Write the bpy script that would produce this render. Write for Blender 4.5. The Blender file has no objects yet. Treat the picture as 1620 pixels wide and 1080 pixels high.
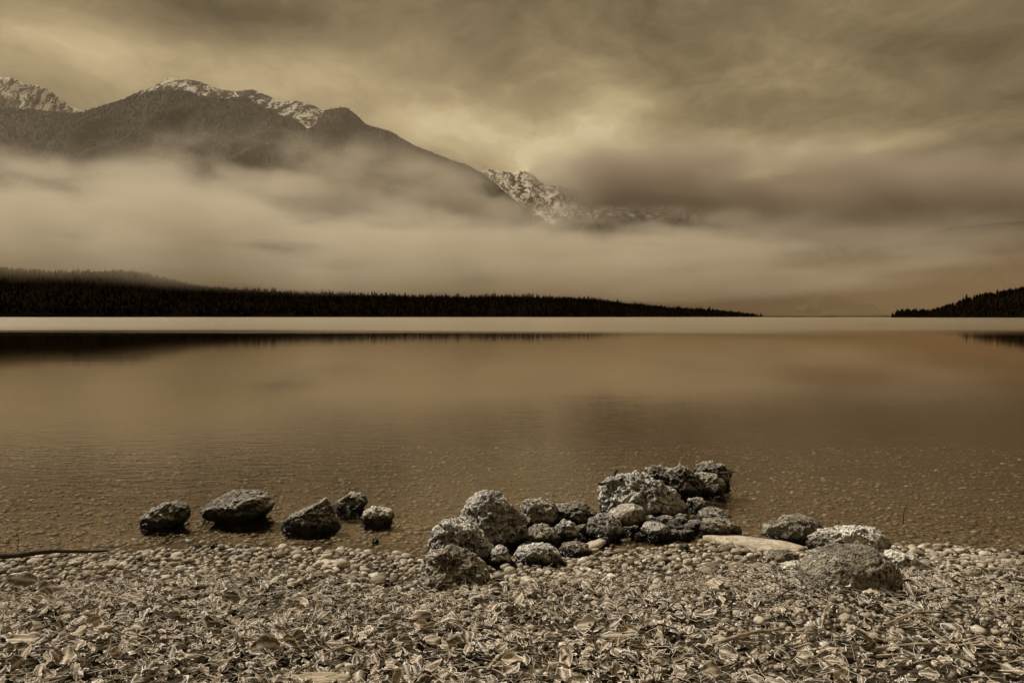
import bpy, math, random
import numpy as np
from mathutils import Vector, noise as mnoise

random.seed(7); RNG = np.random.default_rng(11)
SC = bpy.context.scene
COL = SC.collection
R = math.radians

# ------------------------------------------------------------------ camera
F = 1260.0; HOR = 501.0; CAMH = 1.4          # focal length and horizon in photo pixels
cam_d = bpy.data.cameras.new('camera'); cam = bpy.data.objects.new('camera', cam_d); COL.objects.link(cam)
cam_d.sensor_width = 36.0; cam_d.lens = 36.0 * F / 1620.0
cam_d.clip_start = 0.05; cam_d.clip_end = 60000
cam.location = (0, 0, CAMH); cam.rotation_euler = (math.pi / 2, 0, 0); cam_d.shift_y = -(540 - HOR) / 1620.0
SC.camera = cam

# ------------------------------------------------------------------ node helper
class NT:
    def __init__(s, tree):
        s.t = tree; s.n = tree.nodes; s.l = tree.links
    def new(s, typ, **kw):
        nd = s.n.new(typ)
        for k, v in kw.items(): setattr(nd, k, v)
        return nd
    def put(s, sock, v):
        if isinstance(v, bpy.types.NodeSocket): s.l.new(v, sock)
        else: sock.default_value = v
    def m(s, op, a, b=0.0, c=0.0, clamp=False):
        nd = s.new('ShaderNodeMath', operation=op, use_clamp=clamp)
        s.put(nd.inputs[0], a); s.put(nd.inputs[1], b); s.put(nd.inputs[2], c)
        return nd.outputs[0]
    def vm(s, op, a, b=(0, 0, 0)):
        nd = s.new('ShaderNodeVectorMath', operation=op)
        s.put(nd.inputs[0], a); s.put(nd.inputs[1], b)
        return nd.outputs[0]
    def noise(s, vec, scale=1.0, detail=4.0, rough=0.5, dist=0.0, out=0):
        nd = s.new('ShaderNodeTexNoise')
        s.put(nd.inputs['Vector'], vec); s.put(nd.inputs['Scale'], scale)
        nd.inputs['Detail'].default_value = detail; nd.inputs['Roughness'].default_value = rough
        nd.inputs['Distortion'].default_value = dist
        return nd.outputs[out]
    def vor(s, vec, scale, feature='F1', out=0, rand=1.0):
        nd = s.new('ShaderNodeTexVoronoi', feature=feature)
        s.put(nd.inputs['Vector'], vec); nd.inputs['Scale'].default_value = scale
        nd.inputs['Randomness'].default_value = rand
        return nd.outputs[out]
    def ramp(s, fac, stops, interp='LINEAR'):
        nd = s.new('ShaderNodeValToRGB'); cr = nd.color_ramp; cr.interpolation = interp
        while len(cr.elements) < len(stops): cr.elements.new(0.5)
        for e, (p, c) in zip(cr.elements, stops):
            e.position = p; e.color = (*c, 1.0) if len(c) == 3 else c
        s.put(nd.inputs[0], fac)
        return nd.outputs[0]
    def mix(s, fac, a, b, blend='MIX'):
        nd = s.new('ShaderNodeMix', data_type='RGBA', blend_type=blend)
        s.put(nd.inputs[0], fac); s.put(nd.inputs[6], a if isinstance(a, bpy.types.NodeSocket) else (*a, 1.0))
        s.put(nd.inputs[7], b if isinstance(b, bpy.types.NodeSocket) else (*b, 1.0))
        return nd.outputs[2]
    def rng(s, v, a, b, c=0.0, d=1.0, interp='LINEAR'):
        nd = s.new('ShaderNodeMapRange', interpolation_type=interp)
        s.put(nd.inputs[0], v)
        for i, x in enumerate((a, b, c, d)): s.put(nd.inputs[1 + i], x)
        return nd.outputs[0]
    def sep(s, v):
        nd = s.new('ShaderNodeSeparateXYZ'); s.put(nd.inputs[0], v); return nd.outputs
    def comb(s, x, y, z):
        nd = s.new('ShaderNodeCombineXYZ'); s.put(nd.inputs[0], x); s.put(nd.inputs[1], y); s.put(nd.inputs[2], z)
        return nd.outputs[0]
    def bump(s, h, strength=0.5, dist=0.01, normal=None):
        nd = s.new('ShaderNodeBump'); s.put(nd.inputs['Height'], h)
        s.put(nd.inputs['Strength'], strength); nd.inputs['Distance'].default_value = dist
        if normal is not None: s.put(nd.inputs['Normal'], normal)
        return nd.outputs[0]

# ------------------------------------------------------------------ world: sepia overcast sky
SUN_EL, SUN_AZ = 50.0, -62.0        # degrees above the horizon, degrees to the right of straight ahead (+Y)
W = bpy.data.worlds.new('World'); SC.world = W; W.use_nodes = True
t = NT(W.node_tree); t.n.clear()
tc = t.new('ShaderNodeTexCoord')
D = tc.outputs['Generated']
dx, dy, dz = t.sep(D)
SKY_GAIN = 1.12
# direction warped by soft noise, so that the cloud masses have ragged edges
def turned(v, off):
    nd = t.new('ShaderNodeVectorRotate', rotation_type='EULER_XYZ'); t.put(nd.inputs['Vector'], v); nd.inputs['Rotation'].default_value = (0.35 + off, 0.5, 0.7 + off)
    return t.vm('ADD', nd.outputs[0], (3.3 + off, 7.1, 1.7))
wn = t.noise(turned(t.vm('MULTIPLY', D, (2.2, 2.2, 5.0)), 0.0), 1.0, 4, 0.55, out=1)
wv = t.vm('MULTIPLY', t.vm('SUBTRACT', wn, (0.5, 0.5, 0.5)), (0.17, 0.17, 0.10))
wn2 = t.noise(turned(t.vm('MULTIPLY', D, (7.0, 7.0, 14.0)), 0.3), 1.0, 3, 0.5, out=1)
wv = t.vm('ADD', wv, t.vm('MULTIPLY', t.vm('SUBTRACT', wn2, (0.5, 0.5, 0.5)), (0.10, 0.10, 0.05)))
Dw = t.vm('ADD', D, wv)
wx, wy, wz = t.sep(Dw)
az = t.m('ARCTAN2', wx, wy)
el = t.m('ARCSINE', t.m('MINIMUM', t.m('MAXIMUM', wz, -0.999), 0.999))
# cloud masses: (photo x, y, half width, half height, brightness change)
BLOBS = [
 (330, -5, 200, 45, -.30), (60, 70, 130, 40, .10), (250, 100, 230, 32, .20), (760, 20, 160, 60, -.10), (120, 10, 90, 30, .04),
 (690, 180, 110, 26, .22), (960, 160, 80, 50, .22), (900, 235, 120, 34, .20), (1010, 215, 110, 20, .18), (470, 60, 60, 60, .07),
 (1050, 110, 75, 100, -.07), (1240, 245, 170, 20, .26), (1400, 222, 140, 22, .12), (1120, 180, 80, 34, -.09), (820, 250, 90, 20, .08),
 (1480, 60, 200, 80, -.09), (1620, 150, 100, 60, -.07), (560, 90, 120, 40, .06), (830, 110, 120, 30, .07), (620, 40, 60, 50, .05),
 (1340, 325, 330, 32, -.34), (1640, 290, 220, 60, -.14), (500, 175, 150, 26, .08), (1300, 120, 130, 26, .05), (1180, 30, 60, 60, -.06),
 (930, 185, 130, 45, .10), (830, 222, 170, 28, .11), (720, 195, 110, 24, .06), (1060, 238, 200, 20, .07), (60, 95, 120, 30, .05),
 (1300, 400, 420, 40, -.10), (1350, 480, 420, 40, -.22), (650, 300, 400, 60, .08),
]
val = None
for px, py, sx, sy, amp in BLOBS:
    a0 = math.atan((px - 810) / F); e0 = math.atan((HOR - py) / F * math.cos(a0))
    du = t.m('MULTIPLY', t.m('SUBTRACT', az, a0), F / sx)
    dv = t.m('MULTIPLY', t.m('SUBTRACT', el, e0), F / sy)
    g = t.m('EXPONENT', t.m('MULTIPLY', t.m('ADD', t.m('MULTIPLY', du, du), t.m('MULTIPLY', dv, dv)), -0.7))
    val = t.m('MULTIPLY_ADD', g, amp, 0.0 if val is None else val)
f1 = t.noise(turned(t.vm('MULTIPLY', Dw, (2.6, 2.6, 6.5)), 0.5), 1.0, 6, 0.5)
f2 = t.noise(turned(t.vm('MULTIPLY', Dw, (8.0, 7.0, 16.0)), 0.2), 1.0, 5, 0.55)
val = t.m('ADD', val, t.m('MULTIPLY', t.m('SUBTRACT', f1, 0.5), 0.36))
val = t.m('ADD', val, t.m('MULTIPLY', t.m('SUBTRACT', f2, 0.5), 0.36))
f3 = t.noise(turned(t.vm('MULTIPLY', Dw, (26.0, 20.0, 50.0)), 0.1), 1.0, 4, 0.6)
val = t.m('ADD', val, t.m('MULTIPLY', t.m('SUBTRACT', f3, 0.5), 0.22))
val = t.m('MULTIPLY_ADD', val, 1.3, 0.475)
cloud = t.ramp(val, [(0.0, (0.060, 0.044, 0.020)), (0.22, (0.128, 0.093, 0.047)), (0.45, (0.228, 0.170, 0.090)),
                     (0.68, (0.370, 0.278, 0.152)), (0.9, (0.540, 0.425, 0.238)), (1.0, (0.62, 0.51, 0.30))])
sky = t.new('ShaderNodeTexSky', sky_type='NISHITA'); sky.sun_disc = False
sky.sun_elevation = R(SUN_EL); sky.sun_rotation = R(SUN_AZ); sky.air_density = 1.0; sky.dust_density = 3.0
bw = t.new('ShaderNodeRGBToBW'); t.l.new(sky.outputs[0], bw.inputs[0])
thin = t.mix(1.0, t.comb(bw.outputs[0], bw.outputs[0], bw.outputs[0]), (1.0, 0.77, 0.44), 'MULTIPLY')
bg1 = t.new('ShaderNodeBackground'); t.put(bg1.inputs[0], cloud); bg1.inputs[1].default_value = SKY_GAIN
bg2 = t.new('ShaderNodeBackground'); t.put(bg2.inputs[0], thin); bg2.inputs[1].default_value = 0.05
mixw = t.new('ShaderNodeMixShader'); mixw.inputs[0].default_value = 0.14      # a little clear sky glows through the overcast
t.l.new(bg1.outputs[0], mixw.inputs[1]); t.l.new(bg2.outputs[0], mixw.inputs[2])
wo = t.new('ShaderNodeOutputWorld'); t.l.new(mixw.outputs[0], wo.inputs[0])
W.cycles.sampling_method = 'MANUAL'; W.cycles.sample_map_resolution = 1024

sl = bpy.data.lights.new('sun', 'SUN'); sun = bpy.data.objects.new('sun', sl); COL.objects.link(sun)
sl.energy = 4.5; sl.angle = R(3.5); sl.color = (1.0, 0.90, 0.77)
sd = Vector((math.sin(R(SUN_AZ)) * math.cos(R(SUN_EL)), math.cos(R(SUN_AZ)) * math.cos(R(SUN_EL)), math.sin(R(SUN_EL))))
sun.rotation_euler = sd.to_track_quat('Z', 'Y').to_euler()

SC.view_settings.view_transform = 'Standard'; SC.view_settings.look = 'None'
SC.view_settings.exposure = 0.0; SC.view_settings.gamma = 1.0; SC.view_settings.use_curve_mapping = False
cy = SC.cycles
SC.render.engine = 'CYCLES'
cy.use_denoising = True; cy.use_adaptive_sampling = True; cy.adaptive_threshold = 0.02
cy.max_bounces = 10; cy.diffuse_bounces = 2; cy.glossy_bounces = 3; cy.transmission_bounces = 4
cy.transparent_max_bounces = 12; cy.volume_bounces = 6; cy.caustics_reflective = False; cy.caustics_refractive = False
cy.sample_clamp_indirect = 4.0

# ------------------------------------------------------------------ object helpers
def tag(o, label=None, cat=None, group=None, kind=None):
    for k, v in (('label', label), ('category', cat), ('group', group), ('kind', kind)):
        if v: o[k] = v
    return o
def raw(name, V, Fc, mat, parent=None, smooth=True, attrs=None):
    """mesh from numpy arrays; Fc is an (n,3) or (n,4) array"""
    me = bpy.data.meshes.new(name)
    V = np.asarray(V, np.float32); Fc = np.asarray(Fc, np.int32); k = Fc.shape[1]
    me.vertices.add(len(V)); me.vertices.foreach_set('co', V.ravel())
    me.loops.add(Fc.size); me.loops.foreach_set('vertex_index', Fc.ravel())
    me.polygons.add(len(Fc)); me.polygons.foreach_set('loop_start', np.arange(0, Fc.size, k, dtype=np.int32))
    try: me.polygons.foreach_set('loop_total', np.full(len(Fc), k, np.int32))
    except Exception: pass
    me.update(calc_edges=True); me.validate()
    me.polygons.foreach_set('use_smooth', np.full(len(me.polygons), smooth))
    for an, data in (attrs or {}).items():
        a = me.attributes.new(an, 'FLOAT', 'POINT'); a.data.foreach_set('value', np.asarray(data, np.float32))
    me.materials.append(mat)
    o = bpy.data.objects.new(name, me); COL.objects.link(o)
    if parent: o.parent = parent
    return o
def grid_faces(nu, nv):
    i = np.arange(nu - 1)[:, None] * nv + np.arange(nv - 1)[None, :]
    return np.stack([i, i + nv, i + nv + 1, i + 1], -1).reshape(-1, 4)
def ico(level):
    import bmesh
    b = bmesh.new(); bmesh.ops.create_icosphere(b, subdivisions=level, radius=1.0)
    v = np.array([x.co[:] for x in b.verts]); f = np.array([[q.index for q in p.verts] for p in b.faces]); b.free()
    return v, f
ICO = {k: ico(k) for k in (1, 2, 5, 6)}      # 20, 80, 5120 and 20480 faces
def fbm(p, H=0.9, lac=2.0, octv=5): return mnoise.fractal(Vector(p), H, lac, octv)

# fast value noise on numpy arrays (for terrain)
def _h(ix, iy, seed):
    n = (ix.astype(np.int64) * 374761393 + iy.astype(np.int64) * 668265263 + seed * 1442695041) & 0x7fffffff
    n = ((n ^ (n >> 13)) * 1274126177) & 0x7fffffff
    return ((n ^ (n >> 16)) & 0xffff) / 65535.0
def vnoise(x, y, seed=0):
    ix = np.floor(x); iy = np.floor(y); fx = x - ix; fy = y - iy
    fx = fx * fx * fx * (fx * (fx * 6 - 15) + 10); fy = fy * fy * fy * (fy * (fy * 6 - 15) + 10)
    a = _h(ix, iy, seed); b = _h(ix + 1, iy, seed); c = _h(ix, iy + 1, seed); d = _h(ix + 1, iy + 1, seed)
    return (a * (1 - fx) + b * fx) * (1 - fy) + (c * (1 - fx) + d * fx) * fy
def vfbm(x, y, seed=0, oc=5, gain=0.5, ridge=False):
    s = 0; a = 1; tot = 0
    for k in range(oc):
        n = vnoise(x * 2 ** k + 17.3 * k, y * 2 ** k - 9.1 * k, seed + k)
        if ridge: n = 1 - np.abs(2 * n - 1)
        s = s + a * n; tot += a; a *= gain
    return s / tot

# ------------------------------------------------------------------ photo pixel -> place
SHORE_PX = [(-900, 905), (0, 889), (170, 880), (330, 872), (540, 872), (660, 884), (720, 896), (800, 890), (880, 881),
            (930, 874), (1010, 875), (1080, 868), (1180, 865), (1270, 873), (1420, 869), (1500, 868), (1620, 879), (2500, 890)]
_sx = np.array([(x - 810) / (y - HOR) * CAMH for x, y in SHORE_PX]); _sy = np.array([CAMH * F / (y - HOR) for x, y in SHORE_PX])
def ground_z(x, y):
    x = np.asarray(x, float); y = np.asarray(y, float)
    s = np.interp(x, _sx, _sy) + 0.10 * (vfbm(x * 1.7, y * 0, 5, 3) - 0.5)
    d = s - y
    up = 0.075 * np.maximum(d, 0) / (1 + 0.02 * np.maximum(d, 0))
    dn = np.minimum(np.maximum(-d, 0), 1.0) * 0.085 + np.minimum(np.maximum(-d - 1.0, 0) * 0.035, 1.2) + np.clip((-d - 20) * 0.02, 0, 4)
    n = (vfbm(x * 1.3, y * 1.3, 3, 4) - 0.5) * 0.05 * np.clip(1.2 - np.abs(d - 1.0) * 0.25, 0.25, 1)
    return up - dn + n * np.clip(np.abs(d) * 3, 0, 1) - 0.004
def at(px, py, z=None):
    """point on the ground (or at height z) that the photo shows at px, py"""
    zz = 0.0 if z is None else z
    for _ in range(6):
        Y = (CAMH - zz) * F / (py - HOR); X = (px - 810) / F * Y
        if z is not None: break
        zz = max(float(ground_z(X, Y)), 0.0)
    return Vector((X, Y, zz))

# ------------------------------------------------------------------ materials
def mat(name):
    m = bpy.data.materials.new(name); m.use_nodes = True
    k = NT(m.node_tree); k.n.clear()
    return m, k
def finish(k, col, rough=0.8, normal=None, spec=0.3, sss=None):
    b = k.new('ShaderNodeBsdfPrincipled'); k.put(b.inputs['Base Color'], col if isinstance(col, bpy.types.NodeSocket) else (*col, 1))
    k.put(b.inputs['Roughness'], rough); k.put(b.inputs['Specular IOR Level'], spec)
    if normal is not None: k.put(b.inputs['Normal'], normal)
    o = k.new('ShaderNodeOutputMaterial'); k.l.new(b.outputs[0], o.inputs[0]); return b

def rock_mat(name, dark, mid, pale, thread=0.5, scale=1.0, frost=0.5, wet=0.0, upr=(-0.4, 0.6, 0.25)):
    m, k = mat(name)
    P = k.new('ShaderNodeNewGeometry').outputs['Position']
    N = k.new('ShaderNodeNewGeometry').outputs['Normal']
    big = k.noise(P, 7 * scale, 3, 0.55)
    n1 = k.noise(P, 15 * scale, 3, 0.6, 1.2)
    n2 = k.noise(P, 44 * scale, 2, 0.55, 1.2)
    thr = k.m('SUBTRACT', 1.0, k.m('MULTIPLY', k.m('ABSOLUTE', k.m('SUBTRACT', n1, 0.5)), 12.0), clamp=True)   # thread-like frost lines
    thr2 = k.m('SUBTRACT', 1.0, k.m('MULTIPLY', k.m('ABSOLUTE', k.m('SUBTRACT', n2, 0.54)), 8.0), clamp=True)
    up = k.rng(k.sep(N)[2], upr[0], upr[1], upr[2], 1.0)  # pale frost favours upward faces, painting tops lit and fronts dark
    base = k.mix(k.rng(big, 0.42, 0.58), dark, mid)
    base = k.mix(k.rng(n2, 0.46, 0.54, 0.95, 0), base, (dark[0] * .2, dark[1] * .2, dark[2] * .2))  # hollows of the fine bump coloured near black, as painted crevice shade
    fr = k.m('MULTIPLY', k.m('ADD', k.m('MULTIPLY', thr, thread), k.m('MULTIPLY', thr2, thread * .9)), up, clamp=True)
    patch = k.m('MULTIPLY', k.rng(big, 0.50, 0.60), k.m('MULTIPLY', k.rng(n1, 0.46, 0.56), frost))
    fr = k.m('MAXIMUM', fr, k.m('MULTIPLY', patch, up))
    crest = k.rng(k.new('ShaderNodeNewGeometry').outputs['Pointiness'], 0.515, 0.56)      # frost on proud edges, also painting bright highlights along the crests
    fr = k.m('ADD', k.m('MULTIPLY', fr, 0.72), k.m('MULTIPLY', k.m('MULTIPLY', crest, k.rng(n2, 0.42, 0.55, 0.3, 1.0)), k.m('MULTIPLY', up, thread * 1.1)), clamp=True)
    fr = k.m('MULTIPLY', fr, k.rng(k.noise(P, 4.5 * scale, 3, 0.6), 0.32, 0.55, 0.35, 1.0))
    col = k.mix(fr, base, pale)
    h = k.m('ADD', k.m('MULTIPLY', n1, 1.0), k.m('ADD', k.m('MULTIPLY', n2, 0.5), k.m('MULTIPLY', thr, 0.25)))
    z = k.sep(P)[2]
    wetf = k.rng(k.m('ADD', z, k.m('MULTIPLY', big, 0.03)), 0.045, 0.075, 1.0, wet)       # the foot of a stone in the lake is soaked
    col = k.mix(wetf, col, (dark[0] * .3, dark[1] * .3, dark[2] * .3))
    finish(k, col, k.rng(wetf, 0, 1, 0.8, 0.25), k.bump(h, 1.0, 0.034 / scale), 0.35)
    return m
M = {}
M['rock_dark'] = rock_mat('dark wet rock', (0.012, 0.009, 0.005), (0.034, 0.025, 0.014), (0.62, 0.58, 0.49), 0.7, 1.2, 0.35, upr=(0.0, 0.75, 0.06))
M['rock_frost'] = rock_mat('frosted rock', (0.018, 0.014, 0.009), (0.07, 0.055, 0.035), (0.84, 0.83, 0.77), .85, 1.0, 0.6)
M['rock_brown'] = rock_mat('brown rock', (0.028, 0.019, 0.010), (0.10, 0.070, 0.036), (0.66, 0.62, 0.50), 0.65, 1.0, 0.5)
M['rock_pale'] = rock_mat('pale rock', (0.09, 0.070, 0.042), (0.42, 0.35, 0.245), (0.85, 0.82, 0.72), 0.8, 1.0, 0.9)

def pebble_mat(name, lo, hi, rough=0.75):
    m, k = mat(name)
    P = k.new('ShaderNodeNewGeometry').outputs['Position']
    a = k.new('ShaderNodeAttribute', attribute_name='tone').outputs['Fac']
    rnd = k.new('ShaderNodeObjectInfo').outputs['Random']
    f = k.m('FRACT', k.m('ADD', a, rnd))
    col = k.ramp(f, [(0, lo), (0.35, [x * .55 + y * .45 for x, y in zip(lo, hi)]), (0.7, [x * .25 + y * .75 for x, y in zip(lo, hi)]), (0.9, hi), (1, (0.85, 0.82, 0.74))])
    n = k.noise(P, 160, 3, 0.6)
    z = k.sep(P)[2]
    wet = k.rng(k.m('ADD', z, k.m('MULTIPLY', k.noise(P, 5, 3), 0.035)), 0.010, 0.024, 1.0, 0.0)
    col = k.mix(k.rng(n, 0.35, 0.65, 0, 0.55), col, (0.10, 0.075, 0.045))
    col = k.mix(k.m('MULTIPLY', wet, 0.5), col, (0.045, 0.032, 0.018))
    finish(k, col, k.rng(wet, 0, 1, rough, 0.45), k.bump(n, 0.4, 0.004), 0.3)
    return m
M['pebble'] = pebble_mat('beach pebble', (0.09, 0.07, 0.046), (0.60, 0.54, 0.43))
M['bed_pebble'] = pebble_mat('lake bed pebble', (0.06, 0.044, 0.026), (0.44, 0.37, 0.26))

def ground_mat():
    m, k = mat('gravel ground')
    P = k.new('ShaderNodeNewGeometry').outputs['Position']
    d = k.vor(k.vm('MULTIPLY', P, (1, 1, 0.3)), 38); c = k.vor(P, 38, out=1)
    n = k.noise(P, 3, 5)
    cc = k.new('ShaderNodeRGBToBW'); k.l.new(c, cc.inputs[0])
    col = k.ramp(cc.outputs[0], [(0, (0.02, 0.014, 0.008)), (0.6, (0.07, 0.052, 0.03)), (1, (0.18, 0.14, 0.09))])
    col = k.mix(k.rng(d, 0.35, 0.6), col, (0.02, 0.014, 0.008))
    y = k.sep(P)[1]
    col = k.mix(k.rng(k.sep(P)[2], -0.012, -0.03, 0, 0.75), col, k.mix(1.0, col, (3.4, 3.2, 3.0), 'MULTIPLY'))      # washed gravel of the bed
    far = k.rng(k.m('ADD', y, k.m('MULTIPLY', n, 3)), 6.2, 9.5)                       # out in the lake the bed is mud
    col = k.mix(far, col, (0.022, 0.015, 0.008))
    finish(k, col, 0.9, k.bump(k.m('SUBTRACT', 1.0, d), 0.8, 0.012), 0.2)
    return m
M['ground'] = ground_mat()

def leaf_mat(name, cols, frost=(0.93, 0.89, 0.80)):
    m, k = mat(name)
    P = k.new('ShaderNodeNewGeometry').outputs['Position']
    a = k.new('ShaderNodeAttribute', attribute_name='tone').outputs['Fac']
    e = k.new('ShaderNodeAttribute', attribute_name='rim').outputs['Fac']
    v = k.new('ShaderNodeAttribute', attribute_name='vein').outputs['Fac']
    rnd = k.new('ShaderNodeObjectInfo').outputs['Random']
    f = k.m('FRACT', k.m('ADD', a, rnd))
    col = k.ramp(f, [(i / (len(cols) - 1), c) for i, c in enumerate(cols)])
    n = k.noise(P, 140, 4, 0.65)
    col = k.mix(k.rng(n, 0.4, 0.7, 0, 0.5), col, (0.05, 0.034, 0.018))
    col = k.mix(k.m('MULTIPLY', k.rng(n, 0.52, 0.62), 0.35), col, frost)
    col = k.mix(k.m('MULTIPLY', v, 0.5), col, frost)
    col = k.mix(k.m('MULTIPLY', k.rng(e, 0.3, 0.85), 0.85), col, frost)      # hoar frost along the margin
    b = finish(k, col, 0.75, k.bump(n, 0.5, 0.003), 0.25)
    return m
M['leaf'] = leaf_mat('dead leaf', [(0.055, 0.034, 0.017), (0.17, 0.115, 0.064), (0.022, 0.013, 0.006), (0.26, 0.19, 0.115), (0.085, 0.054, 0.028), (0.38, 0.29, 0.185)])
M['stem'] = leaf_mat('frosted stem', [(0.40, 0.34, 0.24), (0.72, 0.66, 0.54), (0.14, 0.10, 0.06), (0.82, 0.78, 0.67)])
def wood_mat(name, a_, b_):
    m, k = mat(name)
    P = k.new('ShaderNodeTexCoord').outputs['Object']
    n = k.noise(k.vm('MULTIPLY', P, (12, 120, 120)), 1, 4)
    finish(k, k.mix(k.rng(n, 0.35, 0.65), a_, b_), 0.85, k.bump(n, 0.6, 0.003), 0.2); return m
M['wood_dark'] = wood_mat('dark wet wood', (0.018, 0.013, 0.008), (0.07, 0.05, 0.03))
M['wood_pale'] = wood_mat('pale dry wood', (0.17, 0.13, 0.08), (0.46, 0.40, 0.29))

# ------------------------------------------------------------------ ground and lake
def axis(fine0, fine1, step, far0, far1, grow=1.35):
    a = list(np.arange(fine0, fine1 + 1e-6, step)); s = step
    while a[-1] < far1: s *= grow; a.append(min(a[-1] + s, far1))
    s = step
    while a[0] > far0: s *= grow; a.insert(0, max(a[0] - s, far0))
    return np.array(a)
gx = axis(-4.6, 4.6, 0.05, -12000, 12000); gy = axis(2.0, 11.0, 0.05, -3000, 16000)
X, Y = np.meshgrid(gx, gy, indexing='ij')
Z = ground_z(X, Y)
ground = raw('ground', np.stack([X, Y, Z], -1).reshape(-1, 3), grid_faces(len(gx), len(gy)), M['ground'])
tag(ground, 'gravel beach sloping down to become the lake bed', kind='structure')

def water_mat():
    m, k = mat('lake water')
    P = k.new('ShaderNodeNewGeometry').outputs['Position']
    x, y, z = k.sep(P)
    # calm near the shore, wind ruffled further out
    wob = k.m('ADD', k.m('MULTIPLY', k.noise(k.comb(k.m('MULTIPLY', x, 0.012), k.m('MULTIPLY', y, 0.02), 0.0), 1.0, 3), .7), k.m('MULTIPLY', k.noise(k.comb(k.m('MULTIPLY', x, 0.02), k.m('MULTIPLY', y, 0.22), 0.0), 1.0, 4, 0.6), .6))
    ruff = k.rng(k.m('ADD', y, k.m('MULTIPLY', k.m('SUBTRACT', wob, 0.65), 60)), 56, 92, 0, 1, 'SMOOTHSTEP')
    near = k.rng(y, 5, 16, 1.0, 0.0)
    r1 = k.noise(k.comb(k.m('MULTIPLY', x, 3.5), k.m('MULTIPLY', y, 9.0), 0.0), 1.0, 3, 0.5, 0.6)
    r2 = k.noise(k.comb(k.m('MULTIPLY', x, 0.35), k.m('MULTIPLY', y, 0.9), 0.0), 1.0, 3)
    r3 = k.noise(k.comb(k.m('MULTIPLY', x, 18), k.m('MULTIPLY', y, 36.0), 0.0), 1.0, 2, 0.5)
    hgt = k.m('ADD', k.m('MULTIPLY', r1, k.m('MULTIPLY_ADD', near, 0.0046, 0.0004)),
              k.m('ADD', k.m('MULTIPLY', r2, 0.0018), k.m('MULTIPLY', r3, k.m('MULTIPLY', near, 0.0013))))
    nrm = k.bump(hgt, 1.0, 1.0)
    g = k.new('ShaderNodeBsdfGlossy'); k.put(g.inputs['Roughness'], k.m('MULTIPLY_ADD', k.m('MULTIPLY', ruff, k.rng(wob, 0.4, 0.9, 0.7, 1.3)), 0.16, 0.027)); k.put(g.inputs['Normal'], nrm)
    k.put(g.inputs['Color'], k.mix(ruff, (0.94, 0.83, 0.67), (0.95, 0.90, 0.80)))
    tr = k.new('ShaderNodeBsdfTransparent'); tr.inputs[0].default_value = (0.95, 0.92, 0.86, 1)
    fr = k.new('ShaderNodeFresnel'); fr.inputs['IOR'].default_value = 1.34; k.put(fr.inputs['Normal'], nrm)
    mx = k.new('ShaderNodeMixShader'); k.put(mx.inputs[0], fr.outputs[0]); k.l.new(tr.outputs[0], mx.inputs[1]); k.l.new(g.outputs[0], mx.inputs[2])
    o = k.new('ShaderNodeOutputMaterial'); k.l.new(mx.outputs[0], o.inputs[0])
    va = k.new('ShaderNodeVolumeAbsorption'); va.inputs['Color'].default_value = (0.64, 0.49, 0.28, 1); va.inputs['Density'].default_value = 0.32
    k.l.new(va.outputs[0], o.inputs['Volume'])
    return m
M['water'] = water_mat()
x0, x1, y0, y1, zb = -11500, 11500, 3.2, 15000, -8
wv_ = np.array([(x0, y0, zb), (x1, y0, zb), (x1, y1, zb), (x0, y1, zb), (x0, y0, 0), (x1, y0, 0), (x1, y1, 0), (x0, y1, 0)])
wf_ = [(0, 3, 2, 1), (4, 5, 6, 7), (0, 1, 5, 4), (1, 2, 6, 5), (2, 3, 7, 6), (3, 0, 4, 7)]
tag(raw('lake', wv_, wf_, M['water'], smooth=False), 'calm lake reflecting the mountains and mist', kind='structure')

# ------------------------------------------------------------------ mountains
def slope_mat(name, forest, forest2, rock, snow, snow_amt=0.5, gloss=0):
    m, k = mat(name)
    P = k.new('ShaderNodeNewGeometry').outputs['Position']
    a = k.new('ShaderNodeAttribute', attribute_name='bare').outputs['Fac']
    n1 = k.noise(k.vm('MULTIPLY', P, (0.016, 0.016, 0.006)), 1, 6, 0.65)
    n2 = k.noise(k.vm('MULTIPLY', P, (0.05, 0.05, 0.02)), 1, 5, 0.7, 0.5)
    n3 = k.noise(P, 0.0022, 3)
    warp = k.vm('ADD', P, k.vm('MULTIPLY', k.noise(P, 0.004, 3, out=1), (260, 260, 120)))
    chute = k.noise(k.vm('MULTIPLY', warp, (0.022, 0.004, 0.0045)), 1, 5, 0.62)          # snow lies in the chutes between ribs of rock
    fo = k.mix(k.m('MULTIPLY', k.rng(n2, 0.45, 0.68), k.rng(n3, 0.35, 0.65)), forest, forest2)
    th = 0.60 - 0.16 * snow_amt
    ro = k.mix(k.rng(k.m('ADD', chute, k.m('MULTIPLY', k.m('SUBTRACT', n2, 0.5), 0.45)), th - .025, th + .025), rock, snow)
    ro = k.mix(k.rng(n1, 0.55, 0.62, 0, 0.85), ro, rock)
    col = k.mix(k.rng(k.m('ADD', a, k.m('MULTIPLY', k.m('SUBTRACT', n1, 0.5), 0.9)), 0.42, 0.58), fo, ro)
    finish(k, col, 0.95, k.bump(n2, 0.8, 25), 0.1)
    return m
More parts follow.
